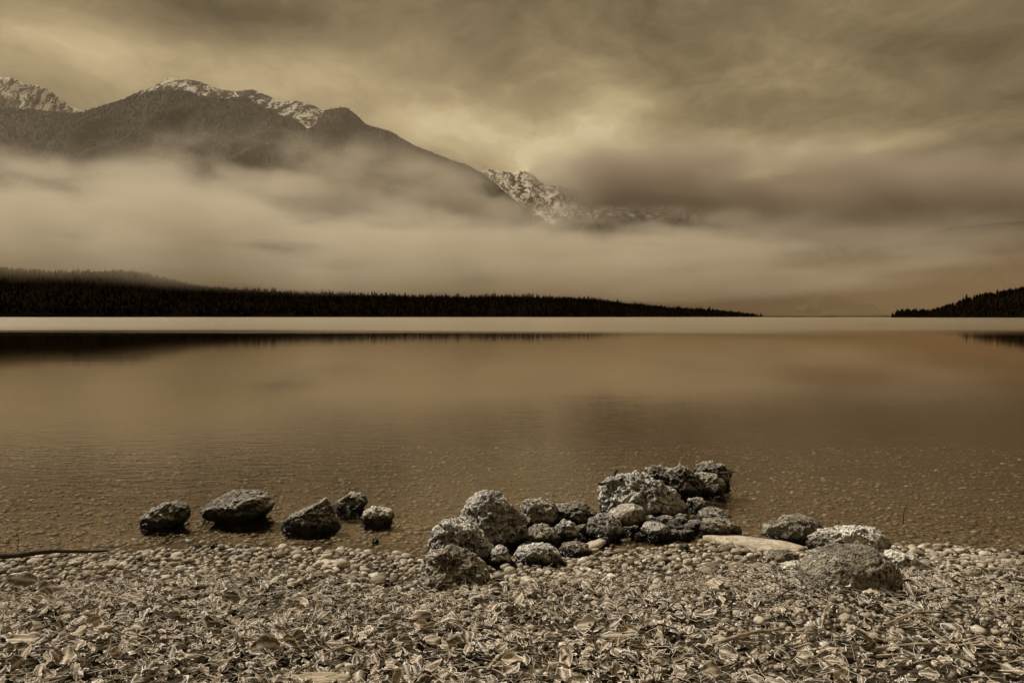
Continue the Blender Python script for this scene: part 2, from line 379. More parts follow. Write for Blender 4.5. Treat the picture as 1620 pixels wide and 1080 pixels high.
def mountain(name, pts, dist, front, mt, label, bare_fn, nx=420, ny=150, seed=1, rough=1.0, hfall=1.0, x_pad=0, back=900):
    """ridge traced at its own distance; the face falls towards the lake over `front` metres, the back over `back`"""
    px = np.array([p[0] for p in pts], float); py = np.array([p[1] for p in pts], float)
    xs = (px - 810) / F * dist; hs = (HOR - py) / F * dist + CAMH
    gx = np.linspace(xs[0] - x_pad, xs[-1] + x_pad, nx)
    v = np.concatenate([np.linspace(0, 1, ny), 1 + np.linspace(0, 1, 24)[1:] ** 1.0])       # 0 foot, 1 ridge, 2 back foot
    U, Vv = np.meshgrid(gx, v, indexing='ij')
    H = np.interp(U, xs, hs)
    # lower on the slope the detail of the skyline is smoothed away
    ker = np.ones(41) / 41; Hs = np.convolve(np.pad(np.interp(gx, xs, hs), 20, mode='edge'), ker, 'valid')[:, None] * np.ones_like(U)
    tt = np.where(Vv <= 1, Vv, 2 - Vv)
    prof = tt ** hfall
    Hm = Hs * (1 - tt ** 3) + H * tt ** 3
    Yy = np.where(Vv <= 1, dist - front * (1 - Vv), dist + back * (Vv - 1))
    amp = np.clip(np.sin(np.pi * np.clip(tt, 0, 1)), 0, 1)
    gul = vfbm(U / 420.0 + 0.5 * vfbm(U / 500, Yy / 600, seed + 9, 2), Yy / 1300.0, seed, 5, 0.52, True) - 0.55
    Zz = Hm * prof + gul * 520 * rough * amp * (0.35 + 0.65 * (1 - tt))
    Zz += (vfbm(U / 90, Yy / 90, seed + 3, 5, 0.6) - 0.5) * 60 * rough * np.clip(amp + 0.28, 0, 1)
    Yy = Yy + (vfbm(U / 300, Vv * 3, seed + 7, 3) - 0.5) * 260 * amp
    bare = bare_fn(U / dist * F + 810, tt, Zz)
    o = raw(name, np.stack([U, Yy, Zz], -1).reshape(-1, 3), grid_faces(len(gx), len(v)), mt, attrs={'bare': bare.ravel()})
    tag(o, label, kind='structure')
    return U, Yy, Zz, bare

main_pts = [(-420, 120), (-250, 175), (-120, 160), (0, 169), (60, 174), (125, 180), (160, 168), (200, 156), (235, 140), (250, 131), (262, 126), (272, 123), (284, 127),
            (300, 126), (318, 130), (345, 140), (375, 145), (400, 142), (425, 152), (440, 160), (470, 160), (500, 168), (510, 175), (525, 172), (548, 170),
            (562, 181), (580, 197), (620, 210), (660, 232), (700, 248), (740, 262), (765, 275), (800, 305), (835, 333), (870, 358), (930, 395), (1000, 430), (1100, 470), (1200, 496)]
def bare_main(px, tt, z):
    b = np.clip((px - 215) / 30, 0, 1) * np.clip((520 - px) / 10, 0, 1)
    lim = np.interp(px, [200, 262, 330, 400, 450, 510], [0.97, 0.90, 0.905, 0.93, 0.87, 0.82])
    return b * np.clip((tt - lim) / 0.03 + 0.5, 0, 1)
M['slope'] = slope_mat('forested slope', (0.026, 0.017, 0.008), (0.13, 0.088, 0.046), (0.045, 0.034, 0.021), (0.62, 0.58, 0.48), 0.5)
M['snowy'] = slope_mat('snowy rock', (0.06, 0.045, 0.028), (0.14, 0.11, 0.07), (0.085, 0.068, 0.042), (0.62, 0.57, 0.46), 0.6)
mU, mY, mZ, mB = mountain('mountain', main_pts, 6000, 2400, M['slope'], 'forested mountain with snow dusted rocky crest, left', bare_main, seed=21, hfall=0.85)
mountain('mountain', [(-300, 150), (-120, 150), (-60, 135), (-20, 124), (0, 122), (20, 123), (45, 134), (60, 135), (78, 143), (95, 156), (112, 168), (135, 177), (200, 200), (330, 260)],
         8200, 2200, M['snowy'], 'bare snowy peak showing behind the left ridge', lambda p, t_, z: np.ones_like(p), nx=260, ny=90, seed=41, back=1200)
mountain('mountain', [(640, 330), (720, 290), (768, 268), (785, 269), (800, 272), (812, 274), (822, 271), (835, 272), (845, 277), (852, 286), (862, 292), (880, 294), (900, 298), (925, 302),
         (960, 296), (1010, 300), (1060, 306), (1120, 310), (1200, 330), (1320, 340), (1450, 350), (1620, 350), (1900, 350)],
         9500, 3000, M['snowy'], 'distant snow covered peak in the gap of the ridges', lambda p, t_, z: np.interp(p, [770, 860, 890, 1060, 1150], [1, 1, .48, .42, 0.1]) * np.clip((z - 800) / 300, 0, 1), nx=420, ny=120, seed=61, back=1500)
mountain('mountain', [(1215, 500), (1260, 488), (1310, 462), (1360, 425), (1420, 385), (1500, 360), (1620, 350), (1800, 350), (2100, 340)],
         5200, 1900, M['slope'], 'dark slope dissolving in low cloud on the right', lambda p, t_, z: 0 * p, nx=220, ny=90, seed=81, hfall=0.9)

# ------------------------------------------------------------------ conifers
def m_conifer():
    m, k = mat('conifer')
    a = k.new('ShaderNodeAttribute', attribute_name='tone').outputs['Fac']
    rnd = k.new('ShaderNodeObjectInfo').outputs['Random']
    finish(k, k.ramp(k.m('FRACT', k.m('ADD', a, rnd)), [(0, (0.004, 0.0026, 0.0012)), (0.7, (0.010, 0.0065, 0.003)), (1, (0.018, 0.012, 0.006))]), 0.95, None, 0.0); return m
def m_conifer_far():
    m, k = mat('frosted conifer')
    a = k.new('ShaderNodeAttribute', attribute_name='tone').outputs['Fac']
    finish(k, k.ramp(a, [(0, (0.016, 0.010, 0.005)), (0.45, (0.030, 0.020, 0.010)), (0.75, (0.10, 0.068, 0.038)), (1, (0.26, 0.205, 0.14))]), 0.95, None, 0.05); return m
M['conifer'] = m_conifer(); M['conifer_far'] = m_conifer_far()
def tree_proto(tiers=3, sides=6, seed=0):
    rg = np.random.default_rng(seed); V = []; Fc = []
    for i in range(tiers):
        zb_ = 0.08 + 0.78 * i / tiers; zt = min(1.0, zb_ + 0.62 * (1 - 0.35 * i / tiers) if i < tiers - 1 else 1.0)
        r = 0.23 * (1 - 0.72 * i / tiers); b0 = len(V)
        for s in range(sides):
            q = 2 * math.pi * (s + rg.uniform(-.2, .2)) / sides; rr = r * rg.uniform(0.7, 1.25)
            V.append((rr * math.cos(q), rr * math.sin(q), zb_ + rg.uniform(-.04, .04)))
        V.append((rg.uniform(-.01, .01), 0, zt))
        for s in range(sides): Fc.append((b0 + s, b0 + (s + 1) % sides, b0 + sides))
    return np.array(V), np.array(Fc)
def scatter(name, protos, P, H, rotz, mt, tone, wid=None, parent=None):
    Vs = []; Fs = []; Ts = []; off = 0
    for pi_, (pv, pf) in enumerate(protos):
        sel = np.arange(pi_, len(P), len(protos)); n = len(sel)
        c, s = np.cos(rotz[sel]), np.sin(rotz[sel]); h = H[sel]; w = h if wid is None else h * wid[sel]
        x = (pv[None, :, 0] * c[:, None] - pv[None, :, 1] * s[:, None]) * w[:, None] + P[sel, 0:1]
        y = (pv[None, :, 0] * s[:, None] + pv[None, :, 1] * c[:, None]) * w[:, None] + P[sel, 1:2]
        z = pv[None, :, 2] * h[:, None] + P[sel, 2:3]
        Vs.append(np.stack([x, y, z], -1).reshape(-1, 3))
        Fs.append((pf[None] + (np.arange(n) * len(pv))[:, None, None] + off).reshape(-1, 3)); off += n * len(pv)
        Ts.append(np.repeat(tone[sel], len(pv)))
    return raw(name, np.concatenate(Vs), np.concatenate(Fs), mt, parent, smooth=False, attrs={'tone': np.concatenate(Ts)})

# trees clothing the main mountain
N = 26000
iu = RNG.integers(0, mU.shape[0] - 1, N * 3); iv = (RNG.random(N * 3) ** 0.75 * 149).astype(int)
bb = mB[iu, iv]; pxs = mU[iu, iv] / 6000 * F + 810
keep = (RNG.random(N * 3) > bb * 1.4) & (pxs > -140) & (pxs < 1000) & (mZ[iu, iv] > 350)
iu = iu[keep][:N]; iv = iv[keep][:N]; n = len(iu)
fu = RNG.random(n)[:, None]; fv = RNG.random(n)[:, None]
G = np.stack([mU, mY, mZ], -1)
P = (G[iu, iv] * (1 - fu) + G[iu + 1, iv] * fu) * (1 - fv) + (G[iu, iv + 1] * (1 - fu) + G[iu + 1, iv + 1] * fu) * fv
P[:, 2] -= 2
patchy = vfbm(P[:, 0] / 260, P[:, 1] / 260, 77, 4)
tone = np.clip(RNG.random(n) * 0.75 + (patchy - 0.5) * 1.3 + np.clip((1250 - P[:, 2]) / 1600, -0.3, 0.4), 0, 1)
o = scatter('mountain_forest', [tree_proto(1, 5, 1), tree_proto(1, 5, 2)], P, RNG.uniform(10, 20, n), RNG.random(n) * 6.28, M['conifer_far'], tone)
tag(o, 'frosted forest clothing the slopes of the left mountain', 'forest', kind='stuff')

# low wooded headland across the lake
TOP = [(-500, 405), (-150, 418), (0, 428), (60, 432), (110, 431), (175, 430), (230, 438), (270, 447), (320, 454), (400, 458), (480, 462), (600, 464), (700, 467), (780, 465), (860, 466),
       (940, 468), (1000, 475), (1050, 480), (1100, 484), (1150, 486), (1195, 487), (1209, 488)]
HD = 2100.0
_dh = np.interp([p[0] for p in TOP], [700, 1207], [2350, 1985])
tx = np.array([(p[0] - 810) / F * d_ for p, d_ in zip(TOP, _dh)]); tz = np.array([(HOR - p[1]) / F * d_ for p, d_ in zip(TOP, _dh)])
def head_h(x, y):
    top = np.interp(x, tx, tz, right=0) - np.interp(x, [100, 620], [11, 4])
    edge = np.clip((tx[-1] + 3 - x) / 12, 0, 1)
    f = np.clip((y - (HD - 130)) / 420, 0, 1); f = 0.08 + 0.92 * f ** 0.8
    bk = np.clip((HD + 900 - y) / 500, 0, 1)
    return np.maximum(top * 1.12, 1.5) * f * bk * edge + 0.8 * edge + (vfbm(x / 60, y / 60, 5, 4) - 0.5) * 8 * f * edge - 1.5 * (1 - edge)
hx = np.linspace(tx[0], tx[-1] + 8, 420); hy = np.concatenate([[HD - 140], np.linspace(HD - 130, HD + 900, 60)])
U, V_ = np.meshgrid(hx, hy, indexing='ij'); Zh = head_h(U, V_); Zh[:, 0] = -3; Zh[:, -1] = -3
def m_plain(name, c, r_=0.95):
    m, k = mat(name); P_ = k.new('ShaderNodeNewGeometry').outputs['Position']
    finish(k, k.mix(k.rng(k.noise(P_, 0.15, 4), 0.35, 0.65), c, [q * 2.2 for q in c]), r_, None, 0.0); return m
M['shore'] = m_plain('wooded ground', (0.004, 0.0026, 0.0012))
tag(raw('headland', np.stack([U, V_, Zh], -1).reshape(-1, 3), grid_faces(len(hx), len(hy)), M['shore']), 'low wooded headland across the lake', kind='structure')
N = 11000
xx = RNG.uniform(tx[0], tx[-1] - 2, N); yy = HD - 128 + RNG.random(N) ** 1.6 * 560
P = np.stack([xx, yy, head_h(xx, yy) - 1], -1)
Hh = RNG.uniform(6, 12, N) * np.interp((xx / HD * F + 810), [900, 1100, 1210], [1, 0.8, 0.6])
Hh *= np.where(RNG.random(N) < 0.06, 1.5, 1) * (0.65 + 0.8 * vfbm(xx / 35, yy / 90, 55, 3))
o = scatter('headland_forest', [tree_proto(3, 6, s) for s in (3, 4, 5)], P, Hh, RNG.random(N) * 6.28, M['conifer'], RNG.random(N), RNG.uniform(0.8, 1.3, N))
tag(o, 'black conifer forest along the far shore of the lake', 'forest', kind='stuff')
# narrow pale beach of the far shore
m_, k_ = mat('far shingle'); finish(k_, (0.16, 0.12, 0.075), 0.9); M['far_shingle'] = m_
bx = np.linspace(tx[0], tx[-1] - 6, 240); w0 = 0.5 + 0.9 * vfbm(bx / 40, bx * 0, 31, 3)
vv = np.concatenate([np.stack([bx, bx * 0 + HD - 144, bx * 0 - 0.3], -1)[:, None], np.stack([bx, bx * 0 + HD - 139, w0], -1)[:, None]], 1).reshape(-1, 3)
tag(raw('far_beach', vv, grid_faces(240, 2), M['far_shingle']), 'thin pale shingle line at the foot of the far forest', kind='structure')

# wooded hill at the right edge
RD = 1500.0
RT = [(1405, 495), (1430, 491), (1470, 491), (1482, 488), (1500, 483), (1520, 476), (1550, 466), (1580, 461), (1620, 455), (1700, 440), (1900, 400)]
_dr = np.interp([p[0] for p in RT], [1405, 1500, 1620], [1392, 1500, 1690])
rx = np.array([(p[0] - 810) / F * d_ for p, d_ in zip(RT, _dr)]); rz = np.array([(HOR - p[1]) / F * d_ for p, d_ in zip(RT, _dr)])
def right_h(x, y):
    pxl = 810 + x / y * F; top = np.maximum((HOR - np.interp(pxl, [p[0] for p in RT], [p[1] for p in RT])) / F * y - np.interp(pxl, [1410, 1490, 1560], [5, 8, 12]), 0.6); e = np.clip((x - (1408 - 810) / F * np.maximum(y, RD - 110)) / 14, 0, 1)
    f = np.clip((y - (RD - 110)) / 260, 0, 1); bk = np.clip((RD + 700 - y) / 400, 0, 1)
    return (top * 1.1 * (0.06 + 0.94 * f) * bk + 0.6) * e - 1.2 * (1 - e) + (vfbm(x / 40, y / 40, 8, 3) - 0.5) * 4 * f * e
hx = np.linspace(rx[0] - 4, rx[-1], 320); hy = np.concatenate([[RD - 118], np.linspace(RD - 110, RD + 700, 50)])
U, V_ = np.meshgrid(hx, hy, indexing='ij'); Zh = right_h(U, V_); Zh[:, 0] = -3; Zh[:, -1] = -3
tag(raw('hill', np.stack([U, V_, Zh], -1).reshape(-1, 3), grid_faces(len(hx), len(hy)), M['shore']), 'wooded hill running into the lake on the right', kind='structure')
N = 3600
xx = rx[0] + 4 + (rx[-1] - rx[0] - 6) * RNG.random(N); yy = RD - 108 + RNG.random(N) ** 1.3 * 420
kp = right_h(xx, yy) > 1.2; xx, yy = xx[kp], yy[kp]; N = len(xx)
P = np.stack([xx, yy, right_h(xx, yy) - 1], -1)
Hh = RNG.uniform(6, 13, N) * np.interp(xx / RD * F + 810, [1400, 1480, 1500], [0.5, 0.7, 1.0])
o = scatter('hill_forest', [tree_proto(3, 6, s) for s in (6, 7, 8)], P, Hh, RNG.random(N) * 6.28, M['conifer'], RNG.random(N), RNG.uniform(0.9, 1.4, N))
tag(o, 'black conifer wood covering the right hill', 'forest', kind='stuff')
# the trees that stand out on its skyline, each a tree of its own
protos = []
m_, k_ = mat('bark'); finish(k_, (0.02, 0.014, 0.008), 0.95); M['bark'] = m_
def conifer(i, loc, h):
    e = bpy.data.objects.new('conifer_tree', None); COL.objects.link(e); e.location = loc
    if len(protos) < 4:
        v, f = tree_proto(6, 8, 20 + len(protos)); v = v + np.array([0, 0, 0.0])
        c = raw('crown', v, f, M['conifer'], e, smooth=False, attrs={'tone': np.random.default_rng(3).random(len(v)) * .3})
        s_ = 6; q = np.linspace(0, 2 * math.pi, s_, endpoint=False)
        tv = np.concatenate([np.stack([0.018 * np.cos(q), 0.018 * np.sin(q), q * 0 - 0.05], -1), np.stack([0.008 * np.cos(q), 0.008 * np.sin(q), q * 0 + 0.6], -1)])
        tf = np.array([(j, (j + 1) % s_, s_ + (j + 1) % s_, s_ + j) for j in range(s_)])
        k2 = raw('trunk', tv, tf, M['bark'], e, smooth=False); protos.append((c, k2))
    else:
        for src in protos[i % 4]:
            d = src.copy(); COL.objects.link(d); d.parent = e
    e.scale = (h, h, h); e.rotation_euler.z = i * 1.7
    return e
sk = [(1484, 9), (1491, 11), (1499, 13), (1507, 12), (1516, 12), (1524, 17), (1533, 13), (1541, 14), (1550, 13), (1559, 14), (1568, 12), (1578, 14), (1588, 13), (1597, 15), (1607, 13), (1616, 15), (1529, 20)]
for i, (px, h) in enumerate(sk):
    y = RD + 140 + (i * 37 % 23); x = (px - 810) / F * y
    e = conifer(i, (x, y, float(right_h(x, y)) - 0.5), h)
    lab = 'tall pointed conifer, the highest tip standing out of the right hill skyline' if px == 1529 else 'dark conifer standing up on the skyline of the right hill'
    tag(e, lab, 'tree', None if px == 1529 else 'conifers on the skyline of the right hill')

# ------------------------------------------------------------------ mist and cloud
def mist(name, label, box, dens, nscale, thresh, soft, albedo=(0.755, 0.70, 0.585), zlo=0.25, zhi=0.25, xe=0.15, ye=0.3, detail=3, step=1.0, g=0.35, bot=None, top=None, wob=0.5, thin=None):
    x0, x1, y0, y1, z0, z1 = box
    c = ((x0 + x1) / 2, (y0 + y1) / 2, (z0 + z1) / 2); hx_, hy_, hz_ = (x1 - x0) / 2, (y1 - y0) / 2, (z1 - z0) / 2
    v = np.array([(sx_ * hx_, sy_ * hy_, sz_ * hz_) for sz_ in (-1, 1) for sy_ in (-1, 1) for sx_ in (-1, 1)])
    f = [(0, 2, 3, 1), (4, 5, 7, 6), (0, 1, 5, 4), (1, 3, 7, 5), (3, 2, 6, 7), (2, 0, 4, 6)]
    m, k = mat(name)
    Pp = k.new('ShaderNodeTexCoord').outputs['Object']
    px, py, pz = k.sep(Pp)
    n = k.noise(k.comb(k.m('MULTIPLY', px, 1 / nscale[0]), k.m('MULTIPLY', py, 1 / nscale[1]), k.m('MULTIPLY', pz, 1 / nscale[2])), 1.0, detail, 0.5)
    # lower and upper surface of the mist, each following the land from left to right
    def line(pts, dflt):
        if pts is None: return dflt
        r_ = None
        for (xa, za), (xb, zb2) in zip(pts[:-1], pts[1:]):
            seg = k.rng(k.m('ADD', px, c[0]), xa, xb, 0, zb2 - za, 'SMOOTHSTEP')
            r_ = k.m('ADD', seg, pts[0][1] - c[2] if r_ is None else r_)
        return r_
    zB = line(bot, -hz_); zT = line(top, hz_)
    tt_ = k.m('DIVIDE', k.m('SUBTRACT', pz, zB), k.m('SUBTRACT', zT, zB))
    n_b = k.noise(k.comb(k.m('MULTIPLY', px, 1 / (nscale[0] * .45)), k.m('MULTIPLY', py, 1 / (nscale[1] * .6)), k.m('MULTIPLY', pz, .5 / nscale[2])), 1.0, 2, 0.5)
    tt_ = k.m('ADD', tt_, k.m('MULTIPLY', k.m('SUBTRACT', n_b, 0.5), k.m('MULTIPLY', k.rng(tt_, 0.3, 1, .15, 1), wob)))
    e = k.m('MULTIPLY', k.rng(tt_, 0, 2 * zlo, 0, 1, 'SMOOTHSTEP'), k.rng(tt_, 1 - 2 * zhi, 1, 1, 0, 'SMOOTHSTEP'))
    n_e = k.noise(k.comb(k.m('MULTIPLY', px, 1 / 900), k.m('MULTIPLY', py, 1 / 700), k.m('MULTIPLY', pz, 1 / 260)), 1.0, 3, 0.55)
    px = k.m('ADD', px, k.m('MULTIPLY', k.m('SUBTRACT', n_e, 0.5), min(hx_ * 1.0, 1500)))
    e = k.m('MULTIPLY', e, k.m('MULTIPLY', k.rng(px, -hx_, -hx_ * (1 - 2 * xe), 0, 1, 'SMOOTHSTEP'), k.rng(px, hx_ * (1 - 2 * xe), hx_, 1, 0, 'SMOOTHSTEP')))
    e = k.m('MULTIPLY', e, k.m('MULTIPLY', k.rng(py, -hy_, -hy_ * (1 - 2 * ye), 0, 1, 'SMOOTHSTEP'), k.rng(py, hy_ * (1 - 2 * ye), hy_, 1, 0, 'SMOOTHSTEP')))
    dd = k.m('MULTIPLY', e, k.rng(n, thresh - soft, thresh + soft, 0, 1, 'SMOOTHSTEP'))
    dd = k.m('MULTIPLY', dd, dens)
    if thin: dd = k.m('MULTIPLY', dd, k.rng(px, thin[0], thin[1], 1.0, thin[2], 'SMOOTHSTEP'))
    vs = k.new('ShaderNodeVolumePrincipled'); vs.inputs['Color'].default_value = (*albedo, 1); k.put(vs.inputs['Density'], dd)
    vs.inputs['Anisotropy'].default_value = g
    o_ = k.new('ShaderNodeOutputMaterial'); k.l.new(vs.outputs[0], o_.inputs['Volume'])
    try: m.cycles.volume_sampling = 'MULTIPLE_IMPORTANCE'
    except Exception: pass
    o = raw(name, v, f, m, smooth=False); o.location = c
    m.cycles.volume_step_rate = step if hasattr(m.cycles, 'volume_step_rate') else 1
    tag(o, label, 'mist', kind='stuff')
    return o
MIST = [
 dict(g=.15, thin=(150, 1350, .16), name='mist_bank', label='long pale bank of low mist in front of the mountains', box=(-4200, 4200, 2150, 3600, 30, 620), dens=0.0055, nscale=(480, 420, 105), thresh=0.495, soft=0.12, zlo=0.10, zhi=0.11, xe=0.05, ye=0.2,
      bot=[(-1600, 88), (-300, 46), (700, 38), (1100, 60), (1700, 190)], top=[(-2000, 560), (-1150, 520), (-700, 405), (150, 345), (1200, 345), (3000, 430)], wob=.5),
 dict(name='mist_veil', label='thin grey veil drifting across the right shoulder of the left mountain', box=(-2300, 500, 3650, 4300, 440, 960), dens=0.0048, nscale=(420, 500, 200), thresh=0.50, soft=0.10, bot=[(-2300, 480), (400, 400)], top=[(-2300, 800), (-1500, 960), (-700, 960), (300, 640)], wob=.6, zlo=0.2, zhi=0.3, xe=0.2, ye=0.3),
 dict(name='mountain_haze', label='faint haze in the valley air in front of the mountains', box=(-6000, 100, 3750, 4700, -2, 2300), albedo=(0.92, 0.82, 0.64), dens=0.00023, nscale=(1500, 800, 700), thresh=0.42, soft=0.3, zlo=0.02, zhi=0.3, xe=0.02, ye=0.1, g=.2),
 dict(name='treetop_haze', label='brown haze hugging the treetops of the far headland', box=(-3800, 640, 2140, 2640, 60, 210), albedo=(0.60, 0.48, 0.31), dens=0.0019, nscale=(500, 400, 90), thresh=0.40, soft=0.2, zlo=0.25, zhi=0.35, xe=0.05, ye=0.2, g=.1,
      bot=[(-1500, 80), (0, 40)], top=[(-1800, 215), (-600, 150), (600, 100)], wob=.5),
 dict(name='dark_cloud', label='dark cloud hiding the ridge on the right', box=(150, 6800, 6300, 7800, 600, 1620), dens=0.0038, bot=[(500, 930), (1500, 900), (2400, 600)], wob=.7, nscale=(1100, 900, 260), thresh=0.42, soft=0.16, albedo=(0.60, 0.53, 0.44), zlo=0.1, zhi=0.25, xe=0.10, ye=0.3, g=0.0),
 dict(name='lake_haze', label='thin brown haze low over the lake in the gap on the right', box=(-300, 4600, 2350, 3600, -2, 330), albedo=(0.60, 0.47, 0.31), dens=0.0010, nscale=(900, 700, 150), thresh=0.30, soft=0.2, zlo=0.02, zhi=0.3, xe=0.12, ye=0.2, g=.1),
]
for d in MIST: mist(**d)

# ------------------------------------------------------------------ rocks
NZ = {}
def noise_at(P, f, seed, octv=4):
    o = Vector((seed * 13.1, seed * 7.7, seed * 3.3))
    return np.array([mnoise.fractal(Vector(p) * f + o, 0.9, 2.1, octv) for p in P])
def rock(name, outline, base, mt, label, depth=0.8, seed=1, lump=0.05, rag=0.02, chips=8, level=5, bury=0.25, back=0.0, z0=None, group=None, cat='rock', rot=0.0):
    """outline: photo pixels round the stone, given real distance (from its foot line), real size and real thickness"""
    rg = np.random.default_rng(seed)
    b = at(sum(p[0] for p in outline) / len(outline), base, z0)
    xs = [p[0] for p in outline]; ys = [p[1] for p in outline]
    wpx = max(xs) - min(xs); hpx = max(max(ys), base) - min(ys)
    wid = wpx / F * b.y; dep = wid * depth
    Yc = b.y + dep * 0.32 + back
    k = Yc / F
    pts = np.array([((px - 810) * k, CAMH - (py - HOR) * k) for px, py in outline])
    # the outline is closed below by the buried foot
    zmin = min(pts[:, 1].min(), b.z)
    c = np.array([(pts[:, 0].min() + pts[:, 0].max()) / 2, (pts[:, 1].max() * 0.42 + zmin * 0.58)])
    hgt = pts[:, 1].max() - zmin
    left = pts[pts[:, 0].argmin()]; right = pts[pts[:, 0].argmax()]
    foot = [(left[0] + wid * .08, zmin - hgt * bury), (c[0] - wid * .2, zmin - hgt * (bury + .12)), (c[0] + wid * .2, zmin - hgt * (bury + .12)), (right[0] - wid * .08, zmin - hgt * bury)]
    allp = np.concatenate([pts, np.array(foot)]) - c
    ang = np.arctan2(allp[:, 1], allp[:, 0]); rad = np.hypot(allp[:, 0], allp[:, 1]); o_ = np.argsort(ang); ang = ang[o_]; rad = rad[o_]
    ang = np.concatenate([ang[-1:] - 2 * math.pi, ang, ang[:1] + 2 * math.pi]); rad = np.concatenate([rad[-1:], rad, rad[:1]])
    v, f = ICO[level]; v = v.copy()
    th = np.arctan2(v[:, 2], v[:, 0]); s_ = np.hypot(v[:, 0], v[:, 2])
    # straight edges between outline points (polar interpolation of the polygon)
    i = np.clip(np.searchsorted(ang, th) - 1, 0, len(ang) - 2)
    a0, a1, r0, r1 = ang[i], ang[i + 1], rad[i], rad[i + 1]
    den = r0 * np.sin(th - a0) + r1 * np.sin(a1 - th); Rr = np.where(np.abs(den) > 1e-6, r0 * r1 * np.sin(a1 - a0) / np.maximum(np.abs(den), 1e-6), r0)
    Rr = np.clip(Rr, 0, rad.max() * 1.05)
    sp = s_ ** 0.8
    Pn = np.stack([Rr * np.cos(th) * sp, np.sign(v[:, 1]) * np.abs(v[:, 1]) ** 0.85 * dep / 2, Rr * np.sin(th) * sp], -1)
    # blunt facets on the faces away from the outline
    for _ in range(chips):
        q = rg.normal(size=3); q[1] = -abs(q[1]) * 1.6 - 0.5; q[2] = abs(q[2]); q /= np.linalg.norm(q)
        dd = Pn @ q; lim = dd.max() * rg.uniform(0.72, 0.9); Pn = Pn - np.maximum(dd - lim, 0)[:, None] * q * 0.85
    n3 = noise_at(Pn, 9.0, seed + 9, 3)
    dirn = Pn / np.maximum(np.linalg.norm(Pn, axis=1, keepdims=True), 1e-6)
    size = (wid + hgt) / 2
    n1 = noise_at(Pn, 2.6 / size, seed, 3); n2 = noise_at(Pn, 22.0, seed + 5, 4)
    Pn = Pn + dirn * (n1 * lump * size * 0.6 + (0.25 - np.abs(n2)) * rag + (0.22 - np.abs(n3)) * rag * 1.1)[:, None]
    o = raw(name, Pn, f, mt); o.location = (c[0], Yc, c[1])
    if rot: o.rotation_euler.z = rot
    return tag(o, label, cat, group)
def oval(x0, x1, top, base, flat=0.5, lean=0.0, n=9, seed=0):
    rg = np.random.default_rng(seed + 99); pts = []
    cx = (x0 + x1) / 2; rx_ = (x1 - x0) / 2; h = base - top; cyy = base - h * (1 - flat)
    for i in range(n):
        a = math.pi * i / (n - 1)
        e = 0.85
        px = cx + rx_ * np.sign(math.cos(a)) * abs(math.cos(a)) ** e + lean * rx_ * math.sin(a)
        py = cyy - (cyy - top) * math.sin(a) ** e
        if 0 < i < n - 1: px += rg.uniform(-.06, .06) * rx_; py += rg.uniform(-.03, .05) * h
        pts.append((px, py))
    pts += [(x0 + rx_ * .12, base), (x1 - rx_ * .12, base)]
    return pts
M['rock_frost_coarse'] = rock_mat('coarse frosted rock', (0.014, 0.011, 0.007), (0.05, 0.038, 0.023), (0.84, 0.83, 0.77), 0.8, 0.75, 0.6)
M['rock_white'] = rock_mat('white capped rock', (0.10, 0.08, 0.05), (0.62, 0.57, 0.46), (0.88, 0.86, 0.79), 1.0, 0.8, 1.0)
D_, Fr, Br, Pa = M['rock_dark'], M['rock_frost'], M['rock_brown'], M['rock_pale']; Fc_ = M['rock_frost_coarse']
# stones standing in the shallow water, left
rock('rock', [(224, 828), (226, 815), (243, 803), (262, 797), (275, 793), (290, 799), (299, 809), (297, 820), (292, 829), (284, 834)], 832, D_, 'dark wet stone in the lake, leftmost of all', seed=2, lump=.05, bury=.5, chips=3, z0=0)
rock('rock', [(320, 806), (333, 794), (356, 781), (378, 777), (404, 777), (420, 783), (433, 797), (428, 807), (414, 818), (350, 820), (330, 815)], 822, D_, 'widest of the dark stones in the lake, broad and flat topped', seed=3, lump=.05, bury=.5, chips=3, z0=0, level=6)
rock('rock', [(448, 836), (447, 825), (462, 814), (484, 805), (500, 796), (512, 789), (520, 794), (525, 812), (530, 824), (540, 838), (526, 843)], 841, D_, 'dark angular stone in the lake rising to a sharp point', seed=5, lump=.05, bury=.5, chips=6, z0=0, level=6)
rock('rock', [(523, 800), (537, 791), (552, 781), (562, 779), (574, 783), (581, 793), (575, 802), (560, 807), (540, 806)], 807, D_, 'small dark stone in the lake behind the pointed one', seed=6, lump=.05, bury=.5, z0=0)
rock('rock', [(571, 818), (577, 808), (591, 801), (606, 801), (617, 806), (623, 817), (620, 826), (578, 826)], 827, Pa, 'small pale rounded stone in the lake', seed=7, lump=.03, bury=.6, chips=2, z0=0)
# boulders at the left end of the spit
rock('rock', [(724, 822), (726, 806), (742, 790), (760, 781), (778, 780), (794, 786), (804, 797), (812, 808), (824, 822), (832, 842), (828, 862)], 864, Fr, 'tallest domed boulder of the left rock group, grey and frost veined', seed=11, lump=.09, rag=.03, level=6, depth=.75)
rock('rock', [(679, 865), (679, 838), (688, 828), (706, 822), (730, 823), (748, 832), (764, 846), (780, 866), (786, 890)], 896, Fc_, 'squat frosted boulder at the left, in front of the domed boulder', seed=12, lump=.08, rag=.03, level=6, depth=.8)
rock('rock', [(663, 915), (667, 893), (682, 876), (706, 868), (735, 872), (757, 884), (770, 900), (774, 918)], 930, Br, 'brown faced boulder nearest the camera at the left end of the rocks', seed=13, lump=.08, rag=.03, level=6, depth=.8)
rock('rock', [(772, 893), (777, 872), (789, 860), (800, 868), (808, 882), (814, 893)], 898, Fr, 'small pointed icy stone between the boulders and the round frosted stone', seed=14, rag=.02)
